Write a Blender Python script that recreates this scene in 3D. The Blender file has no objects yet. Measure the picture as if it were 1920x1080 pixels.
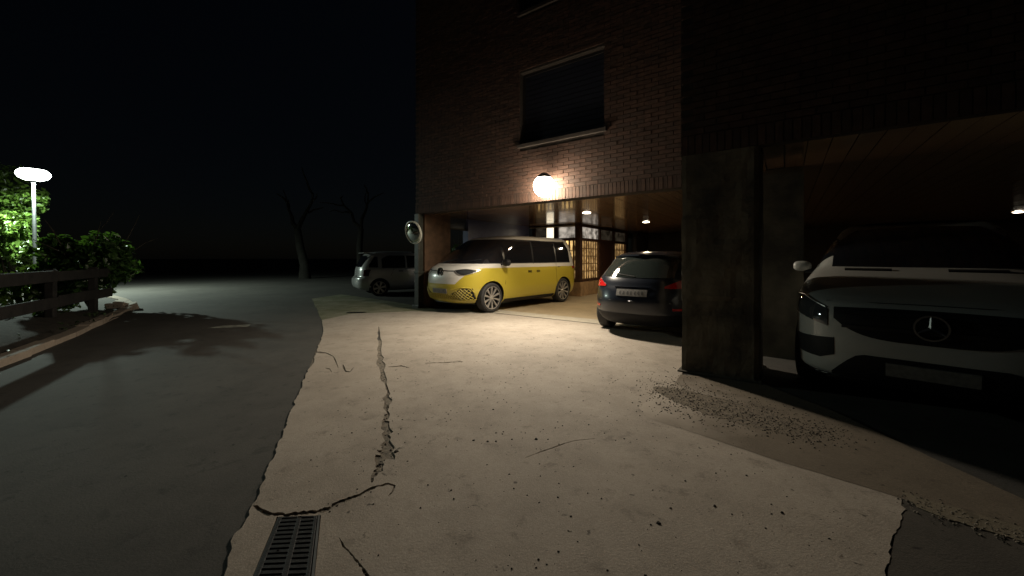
import bpy, bmesh, math, random
import numpy as np
from mathutils import Vector, Matrix, Euler, noise as mnoise
from mathutils.geometry import delaunay_2d_cdt

random.seed(7); RNG = np.random.default_rng(11)
S = bpy.context.scene
COL = S.collection
R = math.radians

# ------------------------------------------------------------------ camera, sky, exposure
H = 1.37
cam = bpy.data.cameras.new('camera'); camo = bpy.data.objects.new('camera', cam); COL.objects.link(camo)
camo.location = (0, 0, H); camo.rotation_euler = (R(90), 0, 0)
cam.sensor_width = 36; cam.lens = 13.5; cam.shift_y = -56/1920; cam.clip_start = 0.05; cam.clip_end = 3000
S.camera = camo
W = bpy.data.worlds.new('World'); S.world = W; W.use_nodes = True
nt = W.node_tree; bg = nt.nodes['Background']
sky = nt.nodes.new('ShaderNodeTexSky'); sky.sky_type = 'NISHITA'; sky.sun_disc = False
sky.sun_elevation = R(50); sky.sun_rotation = R(40)
nt.links.new(sky.outputs[0], bg.inputs[0]); bg.inputs[1].default_value = 0.00042
fill_sun = bpy.data.lights.new('fill_sun', 'SUN'); fill_sun.energy = 0.0016; fill_sun.angle = R(10); fill_sun.color = (.75, .85, 1)  # weak added sun lamp, lifts the dark parts a little
mo = bpy.data.objects.new('fill_sun', fill_sun); COL.objects.link(mo); mo.rotation_euler = (R(60), 0, R(-30))
S.view_settings.view_transform = 'Standard'; S.view_settings.look = 'None'
S.view_settings.exposure = 0; S.view_settings.gamma = 1; S.view_settings.use_curve_mapping = False
S.render.engine = 'CYCLES'
S.cycles.use_denoising = True
try: S.cycles.denoiser = 'OPENIMAGEDENOISE'
except Exception: pass
S.cycles.max_bounces = 6; S.cycles.diffuse_bounces = 3; S.cycles.glossy_bounces = 3
S.cycles.sample_clamp_indirect = 3; S.cycles.use_light_tree = True

P_WALL, P_STREET, P_DOWN = 195, 1350, 36

# ------------------------------------------------------------------ frames
FO = Vector((-2.48, 10.4, 0)); FA = math.atan2(-.581, .814)      # left foot of the facade, its direction
def F(s, t, z=0):
    c, n = math.cos(FA), math.sin(FA)
    return Vector((FO.x + s*c - t*n, FO.y + s*n + t*c, z))
def G(px, py, z=0.0):                                               # survey: where a sight line meets the ground
    Y = 720*(H - z)/(py - 484); return Vector(((px - 960)/720*Y, Y, z))

# ------------------------------------------------------------------ materials
def mat(name, col, rough=.6, metal=0, spec=.5, coat=0, noise=0, nscale=8, bump=0, bscale=60, emit=None, estr=0, col2=None, detail=4, trans=0):
    m = bpy.data.materials.new(name); m.use_nodes = True; t = m.node_tree; b = t.nodes['Principled BSDF']
    b.inputs['Base Color'].default_value = (*col, 1); b.inputs['Roughness'].default_value = rough
    b.inputs['Metallic'].default_value = metal; b.inputs['Specular IOR Level'].default_value = spec
    b.inputs['Coat Weight'].default_value = coat; b.inputs['Coat Roughness'].default_value = .05
    b.inputs['Transmission Weight'].default_value = trans
    if emit: b.inputs['Emission Color'].default_value = (*emit, 1); b.inputs['Emission Strength'].default_value = estr
    if noise or bump: tc = t.nodes.new('ShaderNodeTexCoord')
    if noise:
        n = t.nodes.new('ShaderNodeTexNoise'); n.inputs['Scale'].default_value = nscale; n.inputs['Detail'].default_value = detail
        t.links.new(tc.outputs['Object'], n.inputs['Vector'])
        r = t.nodes.new('ShaderNodeValToRGB'); c2 = col2 or tuple(c*(1-noise) for c in col)
        r.color_ramp.elements[0].position = .35; r.color_ramp.elements[1].position = .65
        r.color_ramp.elements[0].color = (*c2, 1); r.color_ramp.elements[1].color = (*tuple(min(1, c*(1+noise*.5)) for c in col), 1)
        t.links.new(n.outputs[0], r.inputs[0]); t.links.new(r.outputs[0], b.inputs['Base Color'])
    if bump:
        n2 = t.nodes.new('ShaderNodeTexNoise'); n2.inputs['Scale'].default_value = bscale; n2.inputs['Detail'].default_value = 6
        t.links.new(tc.outputs['Object'], n2.inputs['Vector'])
        bp = t.nodes.new('ShaderNodeBump'); bp.inputs['Strength'].default_value = bump; bp.inputs['Distance'].default_value = .01
        t.links.new(n2.outputs[0], bp.inputs['Height']); t.links.new(bp.outputs[0], b.inputs['Normal'])
    return m

def concrete_mat(name, col, stain, moss=False, sk=.85, fade=None):
    """Worn concrete: broad mottling, tyre-dark stains, pinholes and a fine grain."""
    m = mat(name, col, .85, spec=.3); t = m.node_tree; b = t.nodes['Principled BSDF']; N = t.nodes.new; L = t.links.new
    tc = N('ShaderNodeTexCoord')
    def nz(sc, det, rough=.6, lo=.4, hi=.6, off=0):
        mp = N('ShaderNodeMapping'); mp.inputs['Location'].default_value = (off, off*.7, 0); L(tc.outputs['Object'], mp.inputs[0])
        n = N('ShaderNodeTexNoise'); n.inputs['Scale'].default_value = sc; n.inputs['Detail'].default_value = det; n.inputs['Roughness'].default_value = rough
        L(mp.outputs[0], n.inputs['Vector'])
        r = N('ShaderNodeMapRange'); r.inputs[1].default_value = lo; r.inputs[2].default_value = hi; L(n.outputs[0], r.inputs[0]); return r.outputs[0]
    def mix(f, a, c, k=1.0):
        x = N('ShaderNodeMix'); x.data_type = 'RGBA'
        if k != 1.0:
            q = N('ShaderNodeMath'); q.operation = 'MULTIPLY'; q.inputs[1].default_value = k; L(f, q.inputs[0]); f = q.outputs[0]
        L(f, x.inputs['Factor'])
        for s, v in (('A', a), ('B', c)):
            i = [q for q in x.inputs if q.name == s and q.type == 'RGBA'][0]
            if isinstance(v, tuple): i.default_value = (*v, 1)
            else: L(v, i)
        return [o for o in x.outputs if o.type == 'RGBA'][0]
    c = mix(nz(.55, 6, .68, .35, .7), col, stain, sk)
    c = mix(nz(.9, 8, .75, .52, .72, 17), c, tuple(x*.72 for x in stain), .6)
    c = mix(nz(2.3, 6, .7, .45, .75, 3.1), c, tuple(x*.55 for x in stain), .45)
    c = mix(nz(60, 3, .7, .4, .7), c, tuple(x*.6 for x in col), .5)
    c = mix(nz(210, 2, .6, .52, .62, 4), c, tuple(min(.6, x*1.5) for x in col), .35)
    c = mix(nz(5.5, 7, .75, .56, .66, 23), c, tuple(x*.5 for x in stain), .5)
    c = mix(nz(17, 2, .6, .70, .76, 9), c, tuple(x*.22 for x in stain), .8)
    if moss: c = mix(nz(1.6, 6, .7, .35, .6, 5), c, (.10, .105, .05), .85)
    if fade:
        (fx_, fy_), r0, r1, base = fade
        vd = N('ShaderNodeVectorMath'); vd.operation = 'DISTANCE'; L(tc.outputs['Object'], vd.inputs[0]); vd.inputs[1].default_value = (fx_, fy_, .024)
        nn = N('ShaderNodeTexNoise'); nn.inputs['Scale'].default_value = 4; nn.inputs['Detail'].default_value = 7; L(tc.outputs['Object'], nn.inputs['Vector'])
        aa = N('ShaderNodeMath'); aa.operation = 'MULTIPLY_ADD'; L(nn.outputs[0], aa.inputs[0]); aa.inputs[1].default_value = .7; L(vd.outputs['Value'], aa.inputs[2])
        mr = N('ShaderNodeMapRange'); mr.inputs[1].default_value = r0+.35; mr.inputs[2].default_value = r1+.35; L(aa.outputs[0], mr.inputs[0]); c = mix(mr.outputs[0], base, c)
    L(c, b.inputs['Base Color'])
    n2 = N('ShaderNodeTexNoise'); n2.inputs['Scale'].default_value = 90; n2.inputs['Detail'].default_value = 8; L(tc.outputs['Object'], n2.inputs['Vector'])
    n3 = N('ShaderNodeTexNoise'); n3.inputs['Scale'].default_value = 6; n3.inputs['Detail'].default_value = 6; L(tc.outputs['Object'], n3.inputs['Vector'])
    ad = N('ShaderNodeMath'); ad.operation = 'MULTIPLY_ADD'; L(n3.outputs[0], ad.inputs[0]); ad.inputs[1].default_value = .45; L(n2.outputs[0], ad.inputs[2])
    bp = N('ShaderNodeBump'); bp.inputs['Strength'].default_value = .22; bp.inputs['Distance'].default_value = .010
    L(ad.outputs[0], bp.inputs['Height']); L(bp.outputs[0], b.inputs['Normal'])
    return m

M = {}
M['asphalt'] = concrete_mat('asphalt', (.082, .077, .068), (.042, .040, .036))
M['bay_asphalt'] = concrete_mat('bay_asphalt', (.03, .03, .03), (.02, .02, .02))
M['patch_asphalt'] = concrete_mat('patch_asphalt', (.085, .075, .062), (.055, .05, .043))
M['shaded_slab'] = concrete_mat('shaded_concrete', (.165, .135, .10), (.115, .092, .066), fade=((1.2, 3.7), .2, 1.0, (.40, .35, .292)))  # darker tint paints the soft shade beside the pillar, fading out at its tip
M['concrete'] = concrete_mat('concrete', (.395, .348, .292), (.255, .215, .170))
M['moss_concrete'] = concrete_mat('moss_concrete', (.27, .255, .19), (.17, .17, .10), True)
M['strip_concrete'] = concrete_mat('strip_concrete', (.42, .38, .31), (.33, .30, .24))
M['floor_concrete'] = concrete_mat('floor_concrete', (.36, .29, .19), (.28, .22, .14))
M['edging'] = concrete_mat('edging_concrete', (.2, .17, .12), (.13, .11, .08))
M['kerb'] = concrete_mat('kerb_stone', (.36, .30, .24), (.26, .21, .16))
M['dirt'] = mat('loose_dirt', (.15, .122, .088), .95, noise=.4, nscale=30, bump=.9, bscale=60)
M['subbase'] = mat('subbase', (.17, .145, .11), .95, noise=.5, nscale=25, bump=.6, bscale=80)
M['soil'] = mat('soil', (.028, .023, .016), .95, noise=.5, nscale=7, bump=.8, bscale=30)
M['terrain'] = mat('terrain', (.012, .014, .009), 1, noise=.4, nscale=.6)
M['pit_shade'] = mat('pit_shade_black', (.008, .007, .006), .9)
M['iron'] = mat('cast_iron', (.014, .013, .013), .55, metal=.3, noise=.4, nscale=30, bump=.3, bscale=120)
M['brick'] = mat('brick_red', (.068, .034, .023), .85, noise=.35, nscale=9, bump=.4, bscale=70)
M['brick_b'] = mat('brick_brown', (.051, .027, .019), .85, noise=.35, nscale=9, bump=.4, bscale=70)
M['mortar'] = mat('mortar', (.034, .026, .021), .95, noise=.3, nscale=20, bump=.3, bscale=80)
M['stone'] = mat('pillar_stone', (.10, .084, .058), .92, noise=.65, nscale=2.2, bump=.7, bscale=22, detail=7)
M['stone_b'] = mat('pillar_stone_dark', (.078, .067, .049), .9, noise=.5, nscale=3.5, bump=.7, bscale=22, detail=7)
M['ceil_wood'] = mat('varnished_plank', (.21, .125, .07), .22, noise=.4, nscale=3, coat=.5, bump=.05, bscale=10)
M['ceil_wood_b'] = mat('varnished_plank_dark', (.165, .098, .056), .25, noise=.4, nscale=3, coat=.5, bump=.05, bscale=10)
M['blue_wall'] = mat('blue_render', (.12, .13, .25), .28, noise=.15, nscale=4)
M['dark_wall'] = mat('dark_render', (.045, .036, .03), .8, noise=.3, nscale=2)
M['dark_timber'] = mat('dark_stained_timber', (.05, .022, .014), .45, noise=.3, nscale=6)
M['lattice'] = mat('bamboo_lattice', (.20, .11, .045), .5, noise=.4, nscale=14)
M['tan_brick'] = mat('tan_plinth', (.32, .20, .10), .7, noise=.3, nscale=5, bump=.2)
M['post_metal'] = mat('greenish_paint', (.03, .031, .023), .5, noise=.3, nscale=10)
M['steel'] = mat('galvanised_steel', (.22, .23, .23), .45, metal=.6, noise=.2, nscale=12)
M['lamp_black'] = mat('lamp_housing', (.03, .03, .032), .45)
M['wall_led'] = mat('wall_lamp_glow', (1, 1, 1), .5, emit=(1, .86, .64), estr=120)
M['down_led'] = mat('downlight_glow', (1, 1, 1), .5, emit=(1, .87, .66), estr=16)
M['street_led'] = mat('street_lamp_glow', (1, 1, 1), .5, emit=(.90, 1, .90), estr=14)
M['amber'] = mat('amber_lit_pane', (.5, .3, .08), .3, emit=(1, .66, .25), estr=.95)
M['amber_dim'] = mat('amber_dim_pane', (.3, .17, .05), .3, emit=(1, .62, .24), estr=.36)
M['pane_bright'] = mat('lit_strip_pane', (.8, .75, .65), .2, emit=(1, .86, .62), estr=1.6)
M['pane_warm'] = mat('dim_lit_pane', (.14, .12, .1), .12, emit=(1, .88, .74), estr=.34, noise=.5, nscale=2)
M['pane_dim'] = mat('faint_lit_pane', (.035, .033, .035), .08, emit=(1, .78, .52), estr=.012)  # weak emission puts the room light into the pane
def uneven(m, scale, lo, hi):
    t = m.node_tree; b = t.nodes['Principled BSDF']; tc = t.nodes.new('ShaderNodeTexCoord'); n = t.nodes.new('ShaderNodeTexNoise'); n.inputs['Scale'].default_value = scale; n.inputs['Detail'].default_value = 3
    r = t.nodes.new('ShaderNodeMapRange'); r.inputs[1].default_value = .35; r.inputs[2].default_value = .65; e = b.inputs['Emission Strength'].default_value
    r.inputs[3].default_value = lo*e; r.inputs[4].default_value = hi*e
    t.links.new(tc.outputs['Object'], n.inputs['Vector']); t.links.new(n.outputs[0], r.inputs[0]); t.links.new(r.outputs[0], b.inputs['Emission Strength'])
uneven(M['amber'], 5, .35, 1.5); uneven(M['amber_dim'], 6, .3, 1.7); uneven(M['pane_warm'], 4, .2, 1.6); uneven(M['pane_dim'], 4, .2, 2.5)
M['brown_wall'] = mat('brown_render', (.11, .062, .034), .85, noise=.3, nscale=5, bump=.2)
M['pane_blue'] = mat('bluish_pane', (.06, .075, .10), .12)
M['cream_rail'] = mat('cream_rail', (.6, .55, .45), .4)
M['shutter'] = mat('blue_black_shutter', (.022, .024, .036), .4)
M['frame_dark'] = mat('window_frame_dark', (.02, .018, .018), .5)
M['sill'] = mat('stone_sill', (.04, .03, .025), .8, noise=.2, nscale=9)
M['timber'] = mat('weathered_timber', (.018, .016, .014), .85, noise=.45, nscale=6, bump=.5, bscale=25)
M['leaf_dark'] = mat('leaf_dark', (.035, .06, .022), .5, noise=.4, nscale=2)
M['night_bark'] = mat('dark_bark', (.022, .020, .015), .95, noise=.4, nscale=6, bump=.5, bscale=12)
def leafy(name, col, tcol):
    m = mat(name, col, .36, noise=.45, nscale=3); t = m.node_tree; b = t.nodes['Principled BSDF']; out = [n for n in t.nodes if n.type == 'OUTPUT_MATERIAL'][0]
    tr = t.nodes.new('ShaderNodeBsdfTranslucent'); tr.inputs[0].default_value = (*tcol, 1); mx = t.nodes.new('ShaderNodeMixShader'); mx.inputs[0].default_value = .25
    t.links.new(b.outputs[0], mx.inputs[1]); t.links.new(tr.outputs[0], mx.inputs[2]); t.links.new(mx.outputs[0], out.inputs[0]); return m
M['leaf'] = leafy('leaf_green', (.05, .105, .024), (.14, .30, .03))
M['leaf_b'] = leafy('leaf_yellow_green', (.075, .135, .022), (.15, .26, .03))
M['bark'] = mat('bark', (.07, .06, .045), .9, noise=.5, nscale=9, bump=.7, bscale=20)
M['mirror'] = mat('mirror_glass', (.8, .85, .8), .09, metal=1)
M['mirror_rim'] = mat('mirror_rim', (.55, .56, .5), .4)
M['pebble'] = mat('pebble_dark', (.045, .036, .028), .9, noise=.6, nscale=40)
M['pebble_pale'] = mat('pebble_pale', (.22, .19, .15), .9, noise=.5, nscale=40)
M['streak_tone'] = mat('pale_streak_tone', (.30, .31, .26), .8, noise=.6, nscale=9)
# cars
M['van_yellow'] = None
M['tyre'] = mat('tyre_rubber', (.022, .021, .021), .75)
M['alloy'] = mat('alloy_silver', (.62, .60, .58), .32, metal=.75)
M['rim_black'] = mat('rim_black', (.008, .008, .009), .6, spec=.2)
M['trim'] = mat('black_trim', (.009, .009, .010), .5, spec=.3)
M['glass'] = mat('car_glass', (.008, .009, .012), .03, spec=.8, coat=.6)
M['glass_rear'] = mat('hatch_rear_glass', (.02, .025, .023), .04, spec=.9, coat=.8)
M['lamp_glass'] = mat('headlamp_glass', (.05, .055, .06), .06, metal=.3, coat=1)
M['chrome'] = mat('chrome', (.75, .75, .76), .1, metal=1)
M['red_lens'] = mat('red_lens', (.42, .012, .012), .12, coat=1)
M['dark_lens'] = mat('smoked_lens', (.06, .008, .008), .12, coat=1)
M['plate'] = mat('plate_white', (.15, .145, .135), .5, noise=.25, nscale=30)
M['plate_mark'] = mat('plate_mark', (.05, .05, .048), .6)
M['dim_chrome'] = mat('dim_chrome', (.30, .30, .30), .28, metal=1)
M['plate_black'] = mat('plate_print', (.02, .02, .02), .6)
M['silver'] = mat('silver_paint', (.55, .55, .54), .32, metal=.35, coat=.7)
M['black_paint'] = mat('blue_black_paint', (.007, .010, .017), .28, coat=.5)
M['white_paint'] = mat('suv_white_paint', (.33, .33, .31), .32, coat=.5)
def two_tone():
    """Van paint: yellow below, white above a waistline that dips to a V on the nose, black glasshouse band."""
    m = mat('van_two_tone', (.6, .6, .6), .3, coat=1); t = m.node_tree; b = t.nodes['Principled BSDF']; N = t.nodes.new; L = t.links.new
    tc = N('ShaderNodeTexCoord'); sp = N('ShaderNodeSeparateXYZ'); L(tc.outputs['Object'], sp.inputs[0])
    def ma(op, a, c=None, e=None):
        n = N('ShaderNodeMath'); n.operation = op
        for i, v in enumerate((a, c, e)):
            if v is None: continue
            if isinstance(v, (int, float)): n.inputs[i].default_value = v
            else: L(v, n.inputs[i])
        return n.outputs[0]
    ay = ma('ABSOLUTE', sp.outputs[1])
    zb = ma('MINIMUM', ma('MULTIPLY_ADD', ma('MAXIMUM', ma('SUBTRACT', ay, .50), 0.0), 1.05, .70), 1.075)
    isw = ma('GREATER_THAN', sp.outputs[2], zb)
    # dark glasshouse
    g1 = ma('GREATER_THAN', sp.outputs[2], 1.175); g2 = ma('LESS_THAN', sp.outputs[2], 1.80)
    g3 = ma('GREATER_THAN', ma('ADD', sp.outputs[0], ma('MULTIPLY', sp.outputs[2], -.22)), -2.13)
    g = ma('MULTIPLY', ma('MULTIPLY', g1, g2), g3)
    def mix(f, a, c):
        x = N('ShaderNodeMix'); x.data_type = 'RGBA'; L(f, x.inputs['Factor'])
        for s, v in (('A', a), ('B', c)):
            i = [q for q in x.inputs if q.name == s and q.type == 'RGBA'][0]
            if isinstance(v, tuple): i.default_value = (*v, 1)
            else: L(v, i)
        return [o for o in x.outputs if o.type == 'RGBA'][0]
    c = mix(isw, (.46, .37, .042), (.62, .60, .56)); c = mix(g, c, (.01, .011, .014))
    L(c, b.inputs['Base Color']); return m
M['van_yellow'] = two_tone()
M['yellow'] = mat('yellow_paint', (.40, .32, .04), .5)

# ------------------------------------------------------------------ mesh helpers
class MB:
    def __init__(self): self.v, self.f = [], []
    def add(self, vs, fs):
        o = len(self.v); self.v += [tuple(p) for p in vs]; self.f += [tuple(i+o for i in q) for q in fs]
    def box(self, x0, x1, y0, y1, z0, z1, mtx=None, jit=0):
        vs = [Vector((x, y, z)) for z in (z0, z1) for y in (y0, y1) for x in (x0, x1)]
        if jit: vs = [p + Vector([random.uniform(-jit, jit) for _ in range(3)]) for p in vs]
        if mtx: vs = [mtx @ p for p in vs]
        self.add(vs, [(0, 2, 3, 1), (4, 5, 7, 6), (0, 1, 5, 4), (2, 6, 7, 3), (0, 4, 6, 2), (1, 3, 7, 5)])
    def tube(self, pts, rad, n=8, cap=True):
        pts = [Vector(p) for p in pts]; rr = rad if isinstance(rad, (list, tuple)) else [rad]*len(pts); o = len(self.v); up = None
        for i, p in enumerate(pts):
            d = (pts[min(i+1, len(pts)-1)] - pts[max(i-1, 0)]).normalized()
            if up is None: up = d.orthogonal().normalized()
            up = (up - d*up.dot(d)).normalized(); w = d.cross(up)
            for k in range(n):
                a = 2*math.pi*k/n; self.v.append(tuple(p + (up*math.cos(a) + w*math.sin(a))*rr[i]))
        for i in range(len(pts)-1):
            for k in range(n):
                self.f.append((o+i*n+k, o+i*n+(k+1) % n, o+(i+1)*n+(k+1) % n, o+(i+1)*n+k))
        if cap: self.f.append(tuple(o+k for k in range(n))[::-1]); self.f.append(tuple(o+(len(pts)-1)*n+k for k in range(n)))
    def lathe(self, prof, n=32, axis='Z', c=(0, 0, 0)):
        o = len(self.v); c = Vector(c)
        for r, h in prof:
            for k in range(n):
                a = 2*math.pi*k/n; x, y = r*math.cos(a), r*math.sin(a)
                p = Vector((x, y, h)) if axis == 'Z' else Vector((x, h, y))
                self.v.append(tuple(p + c))
        for i in range(len(prof)-1):
            for k in range(n):
                q = (o+i*n+k, o+i*n+(k+1) % n, o+(i+1)*n+(k+1) % n, o+(i+1)*n+k)
                self.f.append(q if axis == 'Z' else q[::-1])
    def prism(self, pts, z0, z1):
        n = len(pts); self.add([(p[0], p[1], z0) for p in pts] + [(p[0], p[1], z1) for p in pts],
            [tuple(range(n))[::-1], tuple(range(n, 2*n))] + [(i, (i+1) % n, n+(i+1) % n, n+i) for i in range(n)])
    def mesh(self, name, m, smooth=False):
        me = bpy.data.meshes.new(name); me.from_pydata(self.v, [], self.f); me.update()
        if m: me.materials.append(m)
        if smooth:
            me.shade_smooth()
            try: me.set_sharp_from_angle(angle=R(38))
            except Exception: pass
        return me
    def build(self, name, m, parent=None, smooth=False, bevel=0):
        o = bpy.data.objects.new(name, self.mesh(name, m, smooth)); COL.objects.link(o)
        if parent: o.parent = parent
        if bevel:
            b = o.modifiers.new('bevel', 'BEVEL'); b.width = bevel; b.segments = 2; b.limit_method = 'ANGLE'
        return o
def inst(name, me, parent=None, loc=(0, 0, 0), rot=(0, 0, 0)):
    o = bpy.data.objects.new(name, me); COL.objects.link(o); o.parent = parent; o.location = loc; o.rotation_euler = rot; return o
def thing(name, label, cat, loc=(0, 0, 0), rz=0, group=None):
    o = bpy.data.objects.new(name, None); COL.objects.link(o); o.empty_display_size = .2
    o.location = loc; o.rotation_euler = (0, 0, rz); return tag(o, label, cat, group)
def tag(o, label, cat, group=None):
    o['label'] = label; o['category'] = cat
    if group: o['group'] = group
    return o
def kind(o, k): o['kind'] = k; return o

# ------------------------------------------------------------------ ground
def jag(pts, step, amp, closed=True, seed=0, z=0):
    """Polyline of world points resampled with an uneven broken edge."""
    out = []; n = len(pts); rg = random.Random(seed)
    for i in range(n if closed else n-1):
        a, b = Vector((pts[i][0], pts[i][1], 0)), Vector((pts[(i+1) % n][0], pts[(i+1) % n][1], 0)); L = (b-a).length; k = max(1, int(L/step)) if L < 30 else 1
        nrm = Vector((-(b-a).y, (b-a).x, 0)).normalized()
        for j in range(k):
            p = a + (b-a)*(j/k)
            if j:
                q_ = mnoise.noise(Vector((p.x*2.3, p.y*2.3, seed)))*1.3 + mnoise.noise(Vector((p.x*7, p.y*7, seed+9)))*.9 + rg.uniform(-.35, .35)
                p = p + nrm*amp*q_ + (b-a).normalized()*rg.uniform(-amp, amp)*.3
            out.append(p)
    if not closed: out.append(Vector((pts[-1][0], pts[-1][1], 0)))
    return out
def sheet(name, outline, holes, z, m, depth=0.0, parent=None):
    """Flat sheet with holes (constrained triangulation) and a broken side wall of the given depth."""
    vs = []; edges = []
    def ccw(lp):
        ar = sum(lp[i][0]*lp[(i+1) % len(lp)][1]-lp[(i+1) % len(lp)][0]*lp[i][1] for i in range(len(lp)))
        return list(lp) if ar > 0 else list(lp)[::-1]
    loops = [ccw(q) for q in [outline] + holes]; idx = []
    for lp in loops:
        o = len(vs); vs += [Vector((p[0], p[1])) for p in lp]; n = len(lp)
        idx.append(list(range(o, o+n))); edges += [(o+i, o+(i+1) % n) for i in range(n)]
    faces = [tuple(q) for q in idx]
    rv, re, rf, ov, oe, of = delaunay_2d_cdt(vs, [], faces, 2, 1e-5)
    tri = [tuple(f) for f, src in zip(rf, of) if 0 in src and not any(k in src for k in range(1, len(loops)))]
    V = [(p.x, p.y, z) for p in rv]; n0 = len(V); Fc = []
    for f in tri:
        a, b, c = (V[i] for i in f[:3]); cr = (b[0]-a[0])*(c[1]-a[1]) - (b[1]-a[1])*(c[0]-a[0])
        Fc.append(f if cr > 0 else f[::-1])
    if depth:
        cnt = {}
        for f in Fc:
            for i in range(len(f)):
                e = (f[i], f[(i+1) % len(f)]); cnt[tuple(sorted(e))] = None if tuple(sorted(e)) in cnt else e
        low = {}
        for e in [x for x in cnt.values() if x]:
            for i in e:
                if i not in low: low[i] = len(V); V.append((V[i][0], V[i][1], z-depth))
            Fc.append((e[1], e[0], low[e[0]], low[e[1]]))
    me = bpy.data.meshes.new(name); me.from_pydata(V, [], Fc); me.update(); me.materials.append(m)
    o = bpy.data.objects.new(name, me); COL.objects.link(o)
    if parent: o.parent = parent
    return o
def crack(cl, seed, z=.025):
    """Crack outline from (px, py, width px) centreline survey."""
    rg = random.Random(seed); Lp, Rp = [], []
    pts = []
    for i in range(len(cl)-1):
        a, b = cl[i], cl[i+1]; L = math.hypot(b[0]-a[0], b[1]-a[1]); k = max(1, int(L/5))
        for j in range(k):
            t = j/k; w_ = 1+.5*mnoise.noise(Vector((a[0]*.13+j*.9, a[1]*.2, seed))); pts.append([a[q] + (b[q]-a[q])*t for q in range(3)])
    pts.append(list(cl[-1]))
    for i, p in enumerate(pts):
        a, b = pts[max(i-1, 0)], pts[min(i+1, len(pts)-1)]; d = (b[0]-a[0], b[1]-a[1]); L = math.hypot(*d) or 1
        n = (-d[1]/L, d[0]/L); w = p[2]*.5
        w1, w2 = w*rg.uniform(.3, 1.35), w*rg.uniform(.3, 1.35)
        if i in (0, len(pts)-1): w1 = w2 = .4
        Lp.append(G(p[0]+n[0]*w1, p[1]+n[1]*w1*.8, z)); Rp.append(G(p[0]-n[0]*w2, p[1]-n[1]*w2*.8, z))
    return Lp + Rp[::-1]

def plane(name, x0, x1, y0, y1, z, m):
    b = MB(); b.add([(x0, y0, z), (x1, y0, z), (x1, y1, z), (x0, y1, z)], [(0, 1, 2, 3)]); return kind(b.build(name, m), 'structure')
plane('ground', -600, 600, -200, 900, -.05, M['terrain'])
# road: asphalt sheet bending away to the right in the distance
road = [Vector(p) for p in ((-9, -8), (14, -8), (14, 6), (0, 14), (-1.5, 20.5), (14, 23), (14, 29), (-8, 30.5), (-24, 29.5), (-40, 34), (-40, 20), (-22, 12))]
kind(sheet('road', jag(road, .5, .05, seed=3), [], .015, M['asphalt']), 'structure')

CR = [
 [(710, 612, 2), (711, 640, 8), (713, 660, 9), (714, 682, 14), (717, 700, 15), (722, 718, 6), (727, 733, 5), (726, 748, 15), (723, 764, 12), (728, 776, 9), (719, 788, 13), (726, 803, 20), (724, 820, 17), (729, 838, 31), (722, 852, 34), (712, 864, 20), (709, 880, 17), (700, 894, 8), (697, 906, 2)],
 [(474, 948, 9), (500, 962, 12), (540, 966, 8), (560, 963, 10), (606, 958, 11), (640, 941, 9), (680, 925, 6), (705, 912, 7), (728, 907, 7), (739, 911, 5), (736, 922, 3), (728, 930, 1.2)],
 [(636, 1008, 2), (645, 1024, 6), (662, 1043, 5), (680, 1064, 7), (694, 1090, 7), (712, 1125, 4)],
 [(590, 660, 3), (600, 661, 4), (611, 662, 3), (625, 668, 1.6), (631, 680, 3), (634, 690, 1.5)],
 [(643, 683, 3), (648, 696, 7), (656, 697, 5), (663, 689, 2)],
 [(610, 690, 1.5), (618, 692, 4), (622, 698, 2)],
 [(797, 681, 1.2), (830, 680, 1.8), (868, 678, 1.2)],
 [(985, 858, 1.2), (1020, 845, 2.2), (1060, 831, 2), (1078, 826, 1.2), (1115, 822, 1)],
 [(728, 688, 1.2), (752, 686, 2.5), (768, 690, 1.2)],
 [(560, 985, 1), (552, 975, 3), (548, 967, 2)],
]
grate_hole = [G(519, 969, .025), G(602, 966, .025), G(588, 1098, .025), G(466, 1098, .025)]
holes = [crack(c, 40+i) for i, c in enumerate(CR)] + [[Vector(p) for p in grate_hole]]
main_px = [(440, 1000), (474, 944), (520, 838), (560, 737), (592, 665), (606, 622), (603, 600)]
left_edge = jag([G(*p, .025) for p in main_px], .03, .017, False, 5)
jt = .345
top_edge = [F(1.05, -.25), F(1.7, jt), F(4.9, jt), F(6.9, jt)]
right_edge = [G(1276, 706, .025), G(1425, 722, .025), G(1560, 775, .025), G(1740, 862, .025), G(1930, 950, .025), G(1990, 985, .025), G(1990, 1030, .025), G(1690, 935, .025)]
rjag = jag([G(1690, 935, .025), G(1700, 955, .025), G(1672, 1010, .025), G(1660, 1085, .025), G(1655, 1200, .025), G(1640, 1500, .025)], .025, .015, False, 9)
bottom = [Vector((.9, -2, 0)), Vector((-1.3, -2, 0))]
lb = jag([Vector((-1.3, -2, 0)), G(405, 1200, .025), G(420, 1080, .025), G(440, 1000, .025)], .05, .02, False, 12)
outline = left_edge + [G(660, 588, .025)] + [F(.35, -.55)] + top_edge + right_edge[:-1] + rjag + bottom[:1] + lb[:-1]
kind(sheet('concrete_forecourt', [(p[0], p[1]) for p in outline], holes, .025, M['concrete'], .028), 'structure')
sub = MB(); sub.add([G(380, 1200), G(1640, 1200), G(1250, 720), G(1000, 640), G(600, 640), G(500, 900)], [(0, 1, 2, 3, 4, 5)])
o = kind(sub.build('exposed_subbase', M['subbase']), 'structure'); o.location.z = .017
# mossy older slab in front of the silver car
moss = [G(603, 600, .02), G(606, 612, .02)] + [G(662, 589, .02)] + [F(.33, -.56), F(1.0, -.26), F(-.2, .4), F(-.6, .3), G(700, 560, .02), G(640, 552, .02), G(585, 560, .02)]
kind(sheet('mossy_slab', jag(moss, .12, .03, seed=21), [], .02, M['moss_concrete'], .024), 'structure')
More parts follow.
